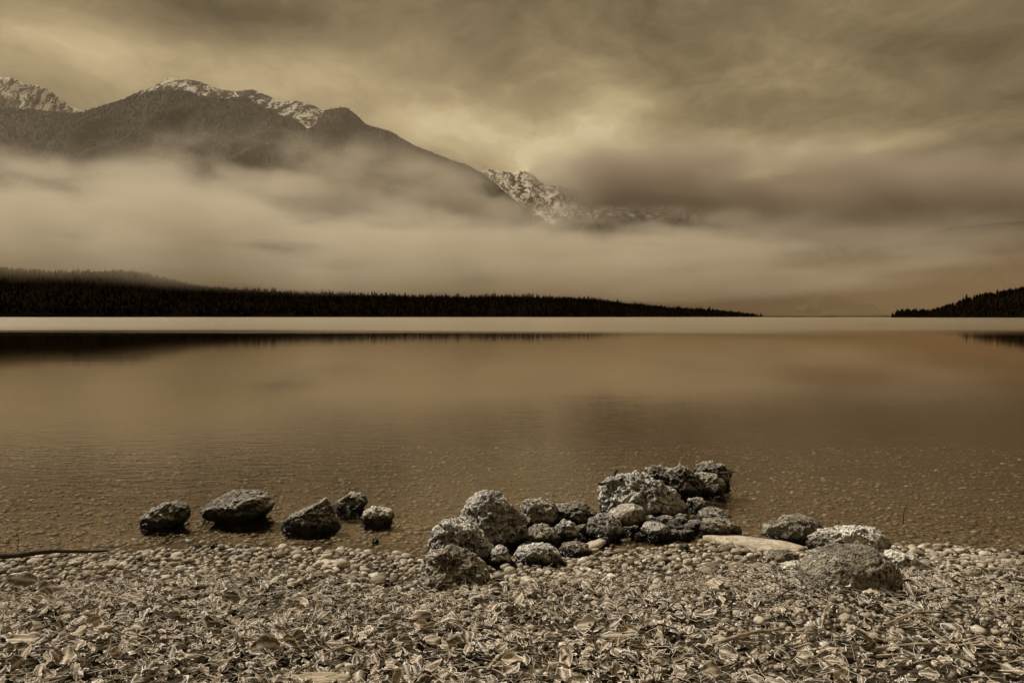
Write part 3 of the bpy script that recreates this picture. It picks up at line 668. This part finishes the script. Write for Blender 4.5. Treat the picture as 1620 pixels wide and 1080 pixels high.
rock('rock', [(812, 880), (822, 866), (846, 861), (868, 861), (884, 872), (893, 890), (880, 896), (820, 896)], 898, Fc_, 'rounded frosted stone at the edge of the gravel, right of the pointed icy stone', seed=15, rag=.02, depth=.7)
rock('rock', [(823, 815), (824, 798), (833, 790), (856, 789), (868, 791), (880, 800), (884, 826), (840, 828)], 832, Br, 'flat topped brown stone behind the left group at the water', seed=16, rag=.02)
rock('rock', [(870, 812), (878, 798), (905, 794), (921, 796), (938, 808), (940, 820), (912, 828)], 830, D_, 'dark rough stone right of the flat topped brown one', seed=17, rag=.03)
rock('rock', [(826, 856), (829, 840), (842, 831), (862, 830), (878, 838), (888, 852), (880, 862)], 864, Br, 'brown stone between the round frosted stone and the flat topped one', seed=18, rag=.02)
rock('rock', [(874, 850), (880, 831), (894, 822), (908, 828), (914, 845), (906, 854)], 857, Fr, 'small upright speckled stone in the middle of the spit', seed=19, rag=.02)
rock('rock', [(884, 870), (890, 862), (912, 858), (934, 862), (938, 872)], 882, Br, 'low brown stone lying at the edge of the little pool', seed=20, rag=.015, depth=.9)
rock('rock', [(905, 845), (910, 833), (928, 830), (935, 842)], 848, Br, 'small brown stone tucked behind the black and white speckled one', seed=21)
rock('rock', [(926, 840), (930, 824), (948, 813), (966, 813), (980, 824), (986, 838), (980, 848), (940, 850)], 852, Fr, 'black and white speckled stone, left of the smooth oval one', seed=22, rag=.02, lump=.05)
rock('rock', [(960, 815), (966, 807), (985, 798), (1002, 796), (1016, 803), (1023, 818), (1018, 828), (1000, 833), (975, 828)], 834, Pa, 'smooth oval stone leaning against the big rock', seed=23, rag=.008, lump=.02, chips=1)
# big rock and its neighbours
rock('rock', [(946, 808), (944, 790), (952, 771), (966, 756), (984, 748), (1005, 746), (1024, 754), (1046, 766), (1066, 776), (1082, 790), (1088, 808), (1080, 822), (1050, 826), (1000, 824)], 828, Fc_, 'biggest rock of the spit, broad and creased, with a ridge running down to the right', seed=31, lump=.15, rag=.04, chips=4, level=6, depth=.6, back=.16)
rock('rock', [(1016, 758), (1022, 742), (1040, 737), (1056, 738), (1064, 748), (1068, 764), (1040, 772)], 778, D_, 'lumpy dark rock behind the right shoulder of the biggest rock', seed=32, rag=.04, lump=.1, z0=0)
rock('rock', [(1056, 764), (1060, 744), (1076, 737), (1092, 740), (1104, 750), (1110, 768), (1090, 780)], 784, D_, 'dark knobbly rock in the middle of the back row of the spit', seed=33, rag=.04, lump=.1, z0=0)
rock('rock', [(1098, 757), (1100, 740), (1112, 733), (1128, 731), (1146, 736), (1156, 748), (1152, 762), (1120, 768)], 776, D_, 'dark rock at the far right end of the spit with twigs stuck to it', seed=34, rag=.035, lump=.09, z0=0, back=.15)
rock('rock', [(1086, 772), (1092, 756), (1110, 748), (1132, 750), (1146, 760), (1146, 772), (1130, 778), (1100, 778)], 781, Br, 'brown overhanging stone mirrored in the water at the right end of the spit', seed=35, rag=.02, lump=.05, z0=0)
rock('rock', [(1084, 800), (1090, 789), (1106, 787), (1118, 793), (1116, 804)], 808, D_, 'small dark stone at the right foot of the biggest rock', seed=36, rag=.02)
rock('rock', [(1100, 830), (1108, 810), (1124, 803), (1146, 806), (1160, 816), (1150, 828)], 832, D_, 'low dark stone, upper of two flat ones right of the biggest rock', seed=37, rag=.02)
rock('rock', [(1108, 838), (1116, 822), (1136, 818), (1158, 824), (1174, 836), (1178, 844), (1150, 848)], 850, Br, 'low ribbed brown stone at the left end of the pale slab', seed=38, rag=.02)
rock('rock', [(1013, 838), (1020, 828), (1040, 826), (1058, 832), (1064, 842), (1052, 850), (1024, 848)], 852, Fr, 'flat oval frosted stone at the back of the little pool', seed=39, rag=.012)
rock('rock', oval(985, 1013, 832, 844, seed=40), 845, Br, 'small stone between the speckled stone and the flat oval one', seed=40)
rock('rock', oval(1035, 1070, 817, 830, seed=41), 831, Pa, 'small pale stone at the foot of the biggest rock', seed=41)
rock('rock', oval(1062, 1094, 832, 843, seed=42), 844, D_, 'thin dark stone right of the flat oval frosted one', seed=42, depth=.7)
rock('rock', oval(1082, 1106, 829, 842, seed=43), 843, Br, 'small rounded stone left of the low ribbed one', seed=43)
rock('rock', oval(1066, 1092, 814, 828, seed=44), 829, D_, 'small dark stone wedged at the lower right of the biggest rock', seed=44)
rock('rock', oval(912, 946, 806, 826, seed=45), 828, D_, 'small dark stone left of the biggest rock', seed=45)
rock('rock', oval(1072, 1100, 838, 850, flat=.6, seed=46), 850, Fr, 'tiny frosted stone at the back of the pool', seed=46)
# right hand boulders
rock('rock', [(1206, 845), (1210, 832), (1232, 824), (1252, 818), (1272, 816), (1292, 822), (1304, 836), (1302, 852), (1280, 860), (1230, 850)], 860, Br, 'rounded brown stone in the water behind the pale boulder, right', seed=51, rag=.02, lump=.05, bury=.35)
rock('rock', [(1277, 862), (1282, 851), (1300, 841), (1330, 837), (1358, 834), (1384, 836), (1398, 844), (1406, 856), (1412, 870)], 882, M['rock_white'], 'pale white capped boulder at the right edge of the water', seed=52, rag=.03, lump=.05, level=6, depth=.6, back=.1)
rock('rock', [(1266, 918), (1268, 898), (1280, 882), (1300, 871), (1330, 864), (1362, 863), (1392, 870), (1412, 886), (1422, 912), (1410, 934), (1340, 944), (1286, 936)], 942, Br, 'large round boulder in the gravel in front of the white capped one', seed=53, rag=.012, lump=.03, level=6, depth=.8, chips=0)
rock('rock', [(1396, 885), (1404, 873), (1424, 872), (1446, 880), (1462, 892), (1440, 899)], 901, M['rock_white'], 'low icy white stone right of the large round boulder', seed=54, rag=.015, depth=.9)
rock('rock', oval(1236, 1290, 889, 905, seed=55), 908, Pa, 'small pale flat stone left of the large round boulder', seed=55)
rock('rock', oval(1208, 1264, 871, 888, seed=56), 890, Br, 'flat brown stone on the gravel below the pale slab', seed=56)
rock('rock', [(1076, 871), (1080, 862), (1088, 860), (1093, 870)], 873, D_, 'single small black stone on the gravel by the pool', seed=57, rag=.006)
rock('rock', oval(330, 347, 858, 867, seed=58), 868, D_, 'small black stone at the waterline below the widest lake stone', seed=58, rag=.005, z0=0)
rock('rock', oval(302, 322, 861, 868, seed=59), 869, D_, 'tiny flat black stone at the waterline, far left', seed=59, rag=.005, z0=0)
rock('rock', oval(372, 400, 868, 880, seed=60), 882, Fr, 'rounded grey stone among the shore pebbles below the widest lake stone', seed=60, rag=.008)
rock('rock', oval(588, 600, 852, 858, seed=61), 859, D_, 'very small dark stone in the shallows right of the pointed stone', seed=61, rag=.005, z0=0)

# small stones filling the gaps of the spit
for i in range(34):
    px = RNG.uniform(815, 1105); py = np.interp(px, [815, 900, 1000, 1105], [868, 858, 846, 842]) + RNG.uniform(-16, 12)
    w_ = RNG.uniform(11, 24); h_ = w_ * RNG.uniform(.5, .8)
    rock('rock', oval(px - w_ / 2, px + w_ / 2, py - h_, py, seed=200 + i), py, (D_, Fr, Br, D_)[i % 4], 'small stone wedged among the bigger rocks of the spit', seed=200 + i, level=2 if w_ < 8 else 5, rag=.008, depth=1.0, group='small stones between the rocks of the spit')

# flat slabs
def slab(name, poly, thick, mt, label, z=0.02, seed=0, cat='slab'):
    """flat broken slab lying on the ground; poly in photo pixels of its upper face"""
    top = []
    n = len(poly)
    for i in range(n):
        a, b = poly[i], poly[(i + 1) % n]
        for q in range(4):
            u = q / 4; px = a[0] * (1 - u) + b[0] * u; py = a[1] * (1 - u) + b[1] * u
            p = at(px, py, z); j = 0.006 * (mnoise.noise(Vector((px * .05, py * .2, seed)))); top.append(Vector((p.x, p.y + j, z + j * .5)))
    c = sum(top, Vector()) / len(top)
    V = [c + Vector((0, 0, .004))]; m_ = len(top)
    for s_, dz_ in ((0.5, .003), (0.93, 0), (1.0, -.006), (1.0, -thick)):
        V += [c + (p - c) * s_ + Vector((0, 0, dz_ + (0.003 * mnoise.noise(p * 9) if s_ < 1 else 0))) for p in top]
    F3 = []
    for i in range(m_): F3.append((0, 1 + i, 1 + (i + 1) % m_))
    for r_ in range(3):
        for i in range(m_):
            a, b, cc, d = 1 + r_ * m_ + i, 1 + r_ * m_ + (i + 1) % m_, 1 + (r_ + 1) * m_ + (i + 1) % m_, 1 + (r_ + 1) * m_ + i
            F3 += [(a, d, cc), (a, cc, b)]
    o = raw(name, [tuple(v - c) for v in V], F3, mt); o.location = c
    return tag(o, label, cat)
m_, k_ = mat('pale slab'); P_ = k_.new('ShaderNodeNewGeometry').outputs['Position']; nn = k_.noise(P_, 14, 5)
sc_ = k_.mix(k_.rng(nn, 0.35, 0.7), (0.36, 0.31, 0.23), (0.60, 0.54, 0.43)); sc_ = k_.mix(k_.rng(k_.noise(P_, 45, 4, 0.7), 0.54, 0.62, 0, 0.7), sc_, (0.12, 0.09, 0.055))
finish(k_, sc_, 0.8, k_.bump(k_.noise(P_, 60, 5, 0.7), 0.9, .008)); M['slab'] = m_
slab('stone_slab', [(1112, 846), (1150, 844), (1200, 849), (1250, 856), (1276, 864), (1262, 871), (1215, 868), (1160, 858)], .03, M['slab'], 'long smooth pale slab at the waterline between the spit and the right boulders', z=.018, seed=1)
slab('stone_slab', [(922, 862), (934, 855), (950, 850), (959, 853), (952, 860), (936, 865)], .02, M['slab'], 'small pale flat slab at the left end of the pool', z=.03, seed=2)
slab('stone_slab', [(494, 890), (512, 884), (546, 885), (548, 893), (516, 896)], .02, M['slab'], 'pale flat stone among the pebbles at the waterline, left', z=.035, seed=3)

# ------------------------------------------------------------------ gravel, pebbles
def ellipsoids(name, level, P, S, mt, tone, label, seed=0):
    rg = np.random.default_rng(seed); v, f = ICO[level]; n = len(P)
    # four knobbly prototypes
    Vs = []; Fs = []; Ts = []; off = 0
    for q in range(4):
        vv = v * (1 + 0.16 * noise_at(v, 1.3, 70 + q + seed, 2))[:, None]
        sel = np.arange(q, n, 4); m_ = len(sel)
        a = rg.random(m_) * 6.283; tl = rg.normal(0, .28, m_)
        x = vv[None, :, 0] * S[sel, 0:1]; y = vv[None, :, 1] * S[sel, 1:2]; z = vv[None, :, 2] * S[sel, 2:3]
        y, z = y * np.cos(tl)[:, None] - z * np.sin(tl)[:, None], y * np.sin(tl)[:, None] + z * np.cos(tl)[:, None]
        x, y = x * np.cos(a)[:, None] - y * np.sin(a)[:, None], x * np.sin(a)[:, None] + y * np.cos(a)[:, None]
        Vs.append((np.stack([x, y, z], -1) + P[sel][:, None, :]).reshape(-1, 3))
        Fs.append((f[None] + (np.arange(m_) * len(v))[:, None, None] + off).reshape(-1, 3)); off += m_ * len(v); Ts.append(np.repeat(tone[sel], len(v)))
    o = raw(name, np.concatenate(Vs), np.concatenate(Fs), mt, attrs={'tone': np.concatenate(Ts)})
    return tag(o, label, kind='stuff')
N = 21500
yy = 2.5 + (RNG.random(N) ** 0.62) * 2.8; xx = RNG.uniform(-1, 1, N) * (yy * 0.67 + 1.4)
sh = np.interp(xx, _sx, _sy)
kp = yy < sh + 0.10; xx, yy, sh = xx[kp], yy[kp], sh[kp]; n = len(xx)
r = np.exp(RNG.normal(math.log(0.0108), 0.36, n)); r = np.clip(r, .006, .032)
S = np.stack([r * RNG.uniform(1.0, 1.5, n), r * RNG.uniform(.8, 1.15, n), r * RNG.uniform(.5, .85, n)], -1)
zz = ground_z(xx, yy) + S[:, 2] * RNG.uniform(-.1, 1.1, n)
Pg = np.stack([xx, yy, zz], -1); tg = RNG.random(n); fine = (yy > 3.55) & (np.abs(xx) < yy * .66)
ellipsoids('gravel', 2, Pg[fine], S[fine], M['pebble'], tg[fine], 'loose rounded pebbles along the waterline', 1)
ellipsoids('gravel', 1, Pg[~fine], S[~fine], M['pebble'], tg[~fine], 'loose pebbles beneath and beside the leaf litter', 4)
N = 19000
yy = 4.5 + RNG.random(N) ** 1.7 * 5.5; xx = RNG.uniform(-1, 1, N) * (yy * 0.67 + 1.2); sh = np.interp(xx, _sx, _sy); kp = (yy > sh - .05) & (RNG.random(N) < 0.25 + 1.1 * vfbm(xx * 0.9, yy * 0.9, 33, 3) ** 1.3); xx, yy = xx[kp], yy[kp]; n = len(xx)
r = np.minimum(np.exp(RNG.normal(math.log(0.0145), 0.5, n)), .03) * 0.95
S = np.stack([r * RNG.uniform(1.0, 1.5, n), r * RNG.uniform(.8, 1.15, n), r * RNG.uniform(.35, .6, n)], -1)
zz = ground_z(xx, yy) + S[:, 2] * .35
ellipsoids('lake_bed_pebbles', 1, np.stack([xx, yy, zz], -1), S, M['bed_pebble'], RNG.random(n), 'pebbles on the bed of the shallow water', 2)
# the larger pebbles that can be told apart
PB = []
for q in range(8):
    v, f = ICO[2]; import bmesh
    b = bmesh.new(); bmesh.ops.create_icosphere(b, subdivisions=3, radius=1.0)
    for x in b.verts: x.co *= 1 + .2 * mnoise.fractal(x.co * 1.2 + Vector((q * 9, 0, 0)), .9, 2, 2)
    me = bpy.data.meshes.new('pebble'); b.to_mesh(me); b.free()
    for p_ in me.polygons: p_.use_smooth = True
    a = me.attributes.new('tone', 'FLOAT', 'POINT'); a.data.foreach_set('value', np.full(len(me.vertices), .55)); me.materials.append(M['pebble']); PB.append(me)
for i in range(150):
    y = 3.0 + RNG.random() ** .6 * 1.75; x = RNG.uniform(-1, 1) * y * .645
    if y > np.interp(x, _sx, _sy) + .05: y -= .2
    rr = RNG.uniform(.018, .031)
    o = bpy.data.objects.new('pebble', PB[i % 8]); COL.objects.link(o)
    o.scale = (rr * RNG.uniform(1, 1.35), rr * RNG.uniform(.8, 1), rr * RNG.uniform(.45, .7)); o.rotation_euler = (RNG.normal(0, .2), RNG.normal(0, .2), RNG.random() * 6.28)
    o.location = (x, y, float(ground_z(x, y)) + o.scale.z * .8 + .008)
    tag(o, 'larger rounded pebble lying on the gravel of the beach', 'pebble', 'larger pebbles on the beach')

# ------------------------------------------------------------------ dead leaves, stems, twigs
def leaf_grid(nt=7):
    tt_ = np.linspace(0, 1, nt); ss = np.array([-1, -.70, -.36, 0, .36, .70, 1.0])
    T, S_ = np.meshgrid(tt_, ss, indexing='ij'); return T.ravel(), S_.ravel(), grid_faces(nt, 7)
def leaf_shapes(n, rg, L, nt=7):
    """n leaves at once: local coordinates (n, v, 3)"""
    T, S_, f = leaf_grid(nt); T = T[None]; S_ = S_[None]
    Wd = (L * rg.uniform(.26, .40, n))[:, None]; L = L[:, None]
    sh_ = rg.uniform(.75, 1.15, n)[:, None]
    w = Wd * np.clip(np.sin(np.pi * (0.03 + .94 * T) ** sh_), 0.03, 1) ** .8
    w = w * (1 + .10 * np.sin(T * rg.uniform(14, 26, n)[:, None] + S_))
    ca = np.where(rg.random(n) < .55, rg.uniform(-.8, 1.1, n), rg.uniform(-2.0, 3.0, n))[:, None]                      # roll across the leaf
    x = (T - .5) * L; q = ca * S_ ; y = w * np.where(np.abs(ca) > .05, np.sin(q) / np.where(np.abs(ca) > .05, ca, 1), S_); z = w * np.where(np.abs(ca) > .05, (1 - np.cos(q)) / np.where(np.abs(ca) > .05, ca, 1), 0)
    cb = rg.normal(0, .9, n)[:, None]                          # bend along the leaf
    z = z + cb * L * .28 * (T - .5) ** 2 * 2
    z = z + .07 * L * np.abs(S_) ** 2 * np.sin(T * rg.uniform(7, 16, n)[:, None] + rg.random(n)[:, None] * 6 + 2 * S_)
    tw = rg.normal(0, .9, n)[:, None] * (T - .5); y, z = y * np.cos(tw) - z * np.sin(tw), y * np.sin(tw) + z * np.cos(tw)
    rim = np.maximum(np.clip((np.abs(S_) - .70) / .3, 0, 1), ((T < .02) | (T > .98)) * 1.0) * np.ones_like(x)
    vein = (np.abs(S_) < .05) * np.ones_like(x)
    return np.stack([x, y, z + 0 * x], -1), rim, vein, f
def euler_apply(V, a, b, c):
    """tilt about x (a) and y (b), then turn about z (c), all (n,)"""
    x, y, z = V[..., 0], V[..., 1], V[..., 2]
    a, b, c = a[:, None], b[:, None], c[:, None]
    y, z = y * np.cos(a) - z * np.sin(a), y * np.sin(a) + z * np.cos(a)
    x, z = x * np.cos(b) + z * np.sin(b), -x * np.sin(b) + z * np.cos(b)
    x, y = x * np.cos(c) - y * np.sin(c), x * np.sin(c) + y * np.cos(c)
    return np.stack([x, y, z], -1)
def litter_density(x, y):
    """how thickly leaves lie: thick towards the camera, patchy, thinning to bare pebbles at the shore and lower right"""
    d = np.interp(x, _sx, _sy) - y
    px = 810 + x / y * F
    f = np.clip((d - 0.50) / 0.40, 0, 1)
    f *= 0.15 + 1.5 * vfbm(x * 1.6, y * 2.8, 91, 4) ** 1.1
    f *= np.where((px > 1050) & (y < 3.55), 0.45, 1)
    return np.clip(f, 0, 1)
def litter_z(x, y): return ground_z(x, y) + 0.012 + 0.05 * litter_density(x, y) * vfbm(x * 4, y * 4, 92, 3)
N = 14000
yy = 2.4 + RNG.random(N) * 2.2; xx = RNG.uniform(-1, 1, N) * (yy * 0.67 + 1.4)
kp = RNG.random(N) < litter_density(xx, yy); xx, yy = xx[kp], yy[kp]; n = len(xx)
L = np.where(RNG.random(n) < .14, RNG.uniform(.05, .075, n), RNG.uniform(.018, .046, n)) * np.interp(yy, [2.8, 3.7], [1.3, .95]) * np.where(xx / yy < 0.2, 1.05, .85)
Vl, rim, vein, fl = leaf_shapes(n, RNG, L)
Vl = euler_apply(Vl, RNG.normal(0, .42, n) + (RNG.random(n) < .3) * 3.14, RNG.normal(0, .35, n), RNG.random(n) * 6.28)
Vl = Vl + np.stack([xx, yy, litter_z(xx, yy) + RNG.random(n) * .02], -1)[:, None]
nv = Vl.shape[1]
o = raw('leaf_litter', Vl.reshape(-1, 3), (fl[None] + (np.arange(n) * nv)[:, None, None]).reshape(-1, 4), M['leaf'], attrs={'tone': np.repeat(RNG.random(n), nv), 'rim': rim.ravel(), 'vein': vein.ravel()})
tag(o, 'thick litter of curled frosted dead leaves on the beach', kind='stuff')

def tubes(P0, dirs, Ls, rad, bend, rg, segs=5, sides=4):
    n = len(P0); tt_ = np.linspace(0, 1, segs)
    perp = np.stack([-dirs[:, 1], dirs[:, 0], np.zeros(n)], -1); perp /= np.maximum(np.linalg.norm(perp, axis=1, keepdims=True), 1e-6)
    up = np.cross(dirs, perp)
    c = P0[:, None] + dirs[:, None] * (Ls[:, None] * tt_)[..., None] + perp[:, None] * (bend[:, None] * Ls[:, None] * np.sin(tt_ * 3.1 + rg.random(n)[:, None]))[..., None] \
        + up[:, None] * (rg.normal(0, .06, n)[:, None] * Ls[:, None] * np.sin(tt_ * 3.14))[..., None]
    th = np.linspace(0, 2 * math.pi, sides, endpoint=False)
    rr = rad[:, None] * (1 - .6 * tt_)
    ring = perp[:, None, None] * np.cos(th)[None, None, :, None] + up[:, None, None] * np.sin(th)[None, None, :, None]
    V = c[:, :, None] + ring * rr[:, :, None, None]
    f = []
    for a in range(segs - 1):
        for b in range(sides): f.append((a * sides + b, a * sides + (b + 1) % sides, (a + 1) * sides + (b + 1) % sides, (a + 1) * sides + b))
    return V.reshape(n, -1, 3), np.array(f)
N = 12000
yy = 2.4 + RNG.random(N) * 2.2; xx = RNG.uniform(-1, 1, N) * (yy * 0.67 + 1.4)
kp = RNG.random(N) < litter_density(xx, yy) * 1.2 + .12 * (np.interp(xx, _sx, _sy) - yy > .25); xx, yy = xx[kp], yy[kp]; n = len(xx)
a = RNG.random(n) * 6.28; e = RNG.normal(.05, .18, n)
dirs = np.stack([np.cos(a) * np.cos(e), np.sin(a) * np.cos(e) * .8, np.sin(e)], -1)
P0 = np.stack([xx, yy, litter_z(xx, yy) + RNG.random(n) * .03], -1)
Vt, ft = tubes(P0, dirs, RNG.uniform(.03, .12, n), RNG.uniform(.0009, .0022, n), RNG.normal(0, .12, n), RNG)
nv = Vt.shape[1]
o = raw('stem_litter', Vt.reshape(-1, 3), (ft[None] + (np.arange(n) * nv)[:, None, None]).reshape(-1, 4), M['stem'], attrs={'tone': np.repeat(RNG.random(n), nv), 'rim': np.zeros(n * nv), 'vein': np.zeros(n * nv)})
tag(o, 'tangle of thin frosted stems and grass among the leaves', kind='stuff')

# leaves large enough to pick apart: one object each, from a dozen shapes
LM = []
rgl = np.random.default_rng(5)
Vb, rim, vein, fl = leaf_shapes(14, rgl, np.full(14, 1.0), 9)
for q in range(14):
    o = raw('fallen_leaf', Vb[q], fl, M['leaf'], attrs={'tone': np.full(Vb.shape[1], .1), 'rim': rim[q], 'vein': vein[q]}); LM.append(o.data); bpy.data.objects.remove(o)
def leaf(px, py, size, q, label, group=None, rot=None, lift=.02, scl=(1, 1, 1)):
    p = at(px, py); o = bpy.data.objects.new('fallen_leaf', LM[q % 14]); COL.objects.link(o)
    o.location = (p.x, p.y, float(litter_z(p.x, p.y)) + lift); o.scale = (size * scl[0], size * scl[1], size * scl[2])
    o.rotation_euler = rot if rot is not None else (RNG.normal(0, .5), RNG.normal(0, .35), RNG.random() * 6.28)
    return tag(o, label, 'leaf', group)
cnt = 0
while cnt < 240:
    px = RNG.uniform(0, 1620); py = 935 + (RNG.random() ** .8) * 150
    if RNG.random() > litter_density(*at(px, py)[:2]) + .05: continue
    leaf(px, py, RNG.uniform(.055, .09), int(RNG.integers(14)), 'curled frosted brown leaf lying on top of the litter', 'large curled leaves on the litter', lift=RNG.uniform(.015, .04)); cnt += 1
leaf(935, 1008, .14, 3, 'large domed brown leaf standing above the litter right of the middle', rot=(0.5, 0, .1), lift=.03)
leaf(975, 1026, .17, 6, 'long rolled leaf like a tube in front of the large domed leaf', rot=(.2, 0, .12), lift=.03, scl=(1, .6, .8))
leaf(35, 940, .15, 8, 'large dark leaf curled upright at the left edge of the litter', rot=(1.1, .2, .3), lift=.05)
leaf(82, 948, .13, 2, 'dark leaf folded over beside the upright leaf at the left edge', rot=(.8, .2, 1.2), lift=.04)
leaf(40, 1040, .13, 4, 'broad leaf with a dark hollow at the lower left corner', rot=(.3, .1, .2), lift=.04)
leaf(665, 1000, .10, 9, 'small round brown leaf standing on edge left of the middle', rot=(1.3, .1, .1), lift=.04)
leaf(420, 1050, .11, 10, 'brown leaf curled in front at the lower left, left of the pale wood', rot=(1.0, .1, .5), lift=.04)

def stick(name, pts, rads, mt, label, cat='twig', group=None, sides=8, parent=None):
    """bent round stick through real places"""
    V = []; Fq = []; n = len(pts); K = 5
    path = []; rr = []
    for i in range(n - 1):
        for q in range(K):
            u = q / K; path.append(Vector(pts[i]).lerp(Vector(pts[i + 1]), u)); rr.append(rads[i] * (1 - u) + rads[i + 1] * u)
    path.append(Vector(pts[-1])); rr.append(rads[-1])
    L_ = (path[-1] - path[0]).length
    org = path[0].copy()
    for i, p in enumerate(path):
        d = (path[min(i + 1, len(path) - 1)] - path[max(i - 1, 0)]).normalized()
        s1 = d.cross(Vector((0, 0.3, 1))).normalized(); s2 = d.cross(s1)
        w_ = Vector((mnoise.noise(p * 9), mnoise.noise(p * 9 + Vector((5, 0, 0))), mnoise.noise(p * 9 + Vector((9, 0, 0))))) * min(.012, L_ * .02)
        for s_ in range(sides):
            a = 2 * math.pi * s_ / sides; V.append(tuple(p - org + w_ + (s1 * math.cos(a) + s2 * math.sin(a)) * rr[i] * (1 + .2 * mnoise.noise(p * 40 + Vector((s_, 0, 0))))))
    for i in range(len(path) - 1):
        for s_ in range(sides): Fq.append((i * sides + s_, i * sides + (s_ + 1) % sides, (i + 1) * sides + (s_ + 1) % sides, (i + 1) * sides + s_))
    nV = len(V); V.append((0, 0, 0)); V.append(tuple(path[-1] - org))
    o = raw(name, V, [f_ for f_ in Fq], mt, parent, attrs={'tone': np.full(len(V), .45), 'rim': np.zeros(len(V)), 'vein': np.zeros(len(V))}); o.location = org
    if parent is None: tag(o, label, cat, group)
    return o
def g3(px, py, up=0.0):
    p = at(px, py); return (p.x, p.y, p.z + up)
stick('driftwood', [g3(-60, 893, .035), g3(30, 889, .04), g3(90, 884, .045), g3(170, 880, .03)], [.016, .015, .012, .006], M['wood_dark'], 'long dark driftwood stick lying along the waterline at the left edge', 'driftwood')
a0 = at(1120, 776, 0)
def w3(px, py, Y): return ((px - 810) / F * Y, Y, CAMH - (py - HOR) / F * Y)
Yr = a0.y + .12
tw_ = bpy.data.objects.new('twig', None); COL.objects.link(tw_); tw_.location = w3(1150, 745, Yr - .1); tag(tw_, 'forked dark twig caught on the far right rock, one prong dipping to the water', 'twig')
def child_stick(name, pts, rads):
    o = stick(name, pts, rads, M['wood_dark'], None, parent=tw_); o.location = Vector(o.location) - Vector(tw_.location); return o
child_stick('prong', [w3(1150, 745, Yr - .1), w3(1158, 765, Yr - .25), w3(1167, 788, Yr - .4)], [.004, .003, .002])
child_stick('stub', [w3(1140, 748, Yr - .05), w3(1152, 747, Yr - .1), w3(1164, 745, Yr - .15)], [.012, .009, .004])
child_stick('splinter', [w3(1152, 747, Yr - .1), w3(1158, 743, Yr - .12), w3(1162, 739, Yr - .14)], [.004, .003, .001])
Yb = at(1010, 828).y + .1
stick('bark_scrap', [w3(945, 764, Yb), w3(952, 766, Yb), w3(962, 763, Yb + .03)], [.004, .012, .003], M['wood_dark'], 'dark scrap of bark sticking out at the left shoulder of the biggest rock', 'bark scrap')
stick('bark_scrap', [w3(972, 752, Yb + .15), w3(975, 745, Yb + .15), w3(979, 743, Yb + .15)], [.009, .009, .003], M['wood_dark'], 'tiny dark scrap standing on the crest of the biggest rock', 'bark scrap')
p = at(1428, 822, 0); stick('reed_stem', [(p.x, p.y, -.03), w3(1430, 812, p.y), w3(1434, 800, p.y)], [.003, .003, .002], M['wood_dark'], 'thin dark stem standing in the shallow water on the right', 'stem')
p = at(28, 862, 0); stick('reed_stem', [(p.x, p.y, -.03), w3(29, 852, p.y), w3(26, 843, p.y)], [.003, .002, .002], M['wood_dark'], 'thin dark stem standing in the shallow water at the far left', 'stem')
stick('twig', [g3(150, 1008, .02), w3(149, 985, 3.30), w3(155, 962, 3.34)], [.006, .005, .004], M['wood_pale'], 'pale bent twig standing upright in the leaves at the left')
stick('twig', [w3(155, 962, 3.55), w3(180, 970, 3.53), w3(215, 974, 3.5)], [.005, .004, .003], M['wood_pale'], 'thin pale twig running right from the top of the upright twig')
stick('twig', [g3(1004, 985, .02), w3(998, 965, 3.62), w3(992, 936, 3.66)], [.006, .006, .003], M['wood_pale'], 'pale frosted twig standing upright in the middle of the litter')
stick('twig', [g3(968, 976, .03), g3(985, 972, .05), g3(996, 962, .05)], [.004, .005, .003], M['wood_pale'], 'short pale twig at the foot of the upright middle twig')
stick('twig', [g3(1100, 1038, .03), g3(1170, 1024, .045), g3(1240, 1008, .04)], [.007, .008, .005], M['wood_pale'], 'thick pale twig lying slantwise in the litter left of the lower right pebbles')
stick('twig', [g3(1375, 1040, .03), g3(1450, 1036, .04), g3(1540, 1036, .035), g3(1640, 1041, .03)], [.007, .007, .006, .004], M['wood_pale'], 'long straight pale twig lying across the lower right corner')
stick('twig', [g3(1400, 1000, .03), g3(1450, 985, .045), g3(1490, 980, .035)], [.006, .006, .004], M['wood_pale'], 'pale twig in the leaves below and right of the large boulder')
stick('twig', [g3(770, 1078, .04), g3(790, 1060, .05), g3(825, 1042, .06), g3(880, 1035, .05)], [.006, .006, .005, .003], M['wood_pale'], 'bent pale twig rising from the bottom edge near the middle')
stick('twig', [g3(1520, 912, .02), g3(1570, 910, .03), g3(1640, 914, .02)], [.012, .014, .01], M['wood_pale'], 'thick pale branch lying on the gravel at the right edge')
stick('twig', [g3(1300, 1012, .04), g3(1305, 990, .07), g3(1318, 975, .06)], [.004, .004, .003], M['wood_pale'], 'slim twig sticking up in the litter below the large boulder')
for i in range(70):
    px = RNG.uniform(10, 1610); py = 925 + RNG.random() * 150
    if px < 900 and RNG.random() < .45: px = RNG.uniform(1000, 1610)
    p = at(px, py); a = RNG.normal(0, .7); l = RNG.uniform(.08, .22); z_ = float(litter_z(p.x, p.y))
    b_ = RNG.normal(0, .15)
    stick('twig', [(p.x, p.y, z_ + .01), (p.x + l * .5 * math.cos(a), p.y + l * .5 * math.sin(a) + b_ * l, z_ + .03 + RNG.random() * .02), (p.x + l * math.cos(a), p.y + l * math.sin(a), z_ + .015)],
          [.003, .0032, .002], M['wood_pale'] if RNG.random() < .75 else M['wood_dark'], 'thin twig lying loose in the leaf litter', 'twig', 'loose twigs in the litter', sides=5)
# weathered piece of wood at the bottom edge
slab('driftwood', [(424, 1079), (436, 1066), (470, 1062), (530, 1061), (556, 1066), (548, 1076), (500, 1086), (440, 1092)], .03, M['wood_pale'], 'flat pale weathered piece of wood at the bottom edge, left of the middle', z=.17, seed=7, cat='driftwood')
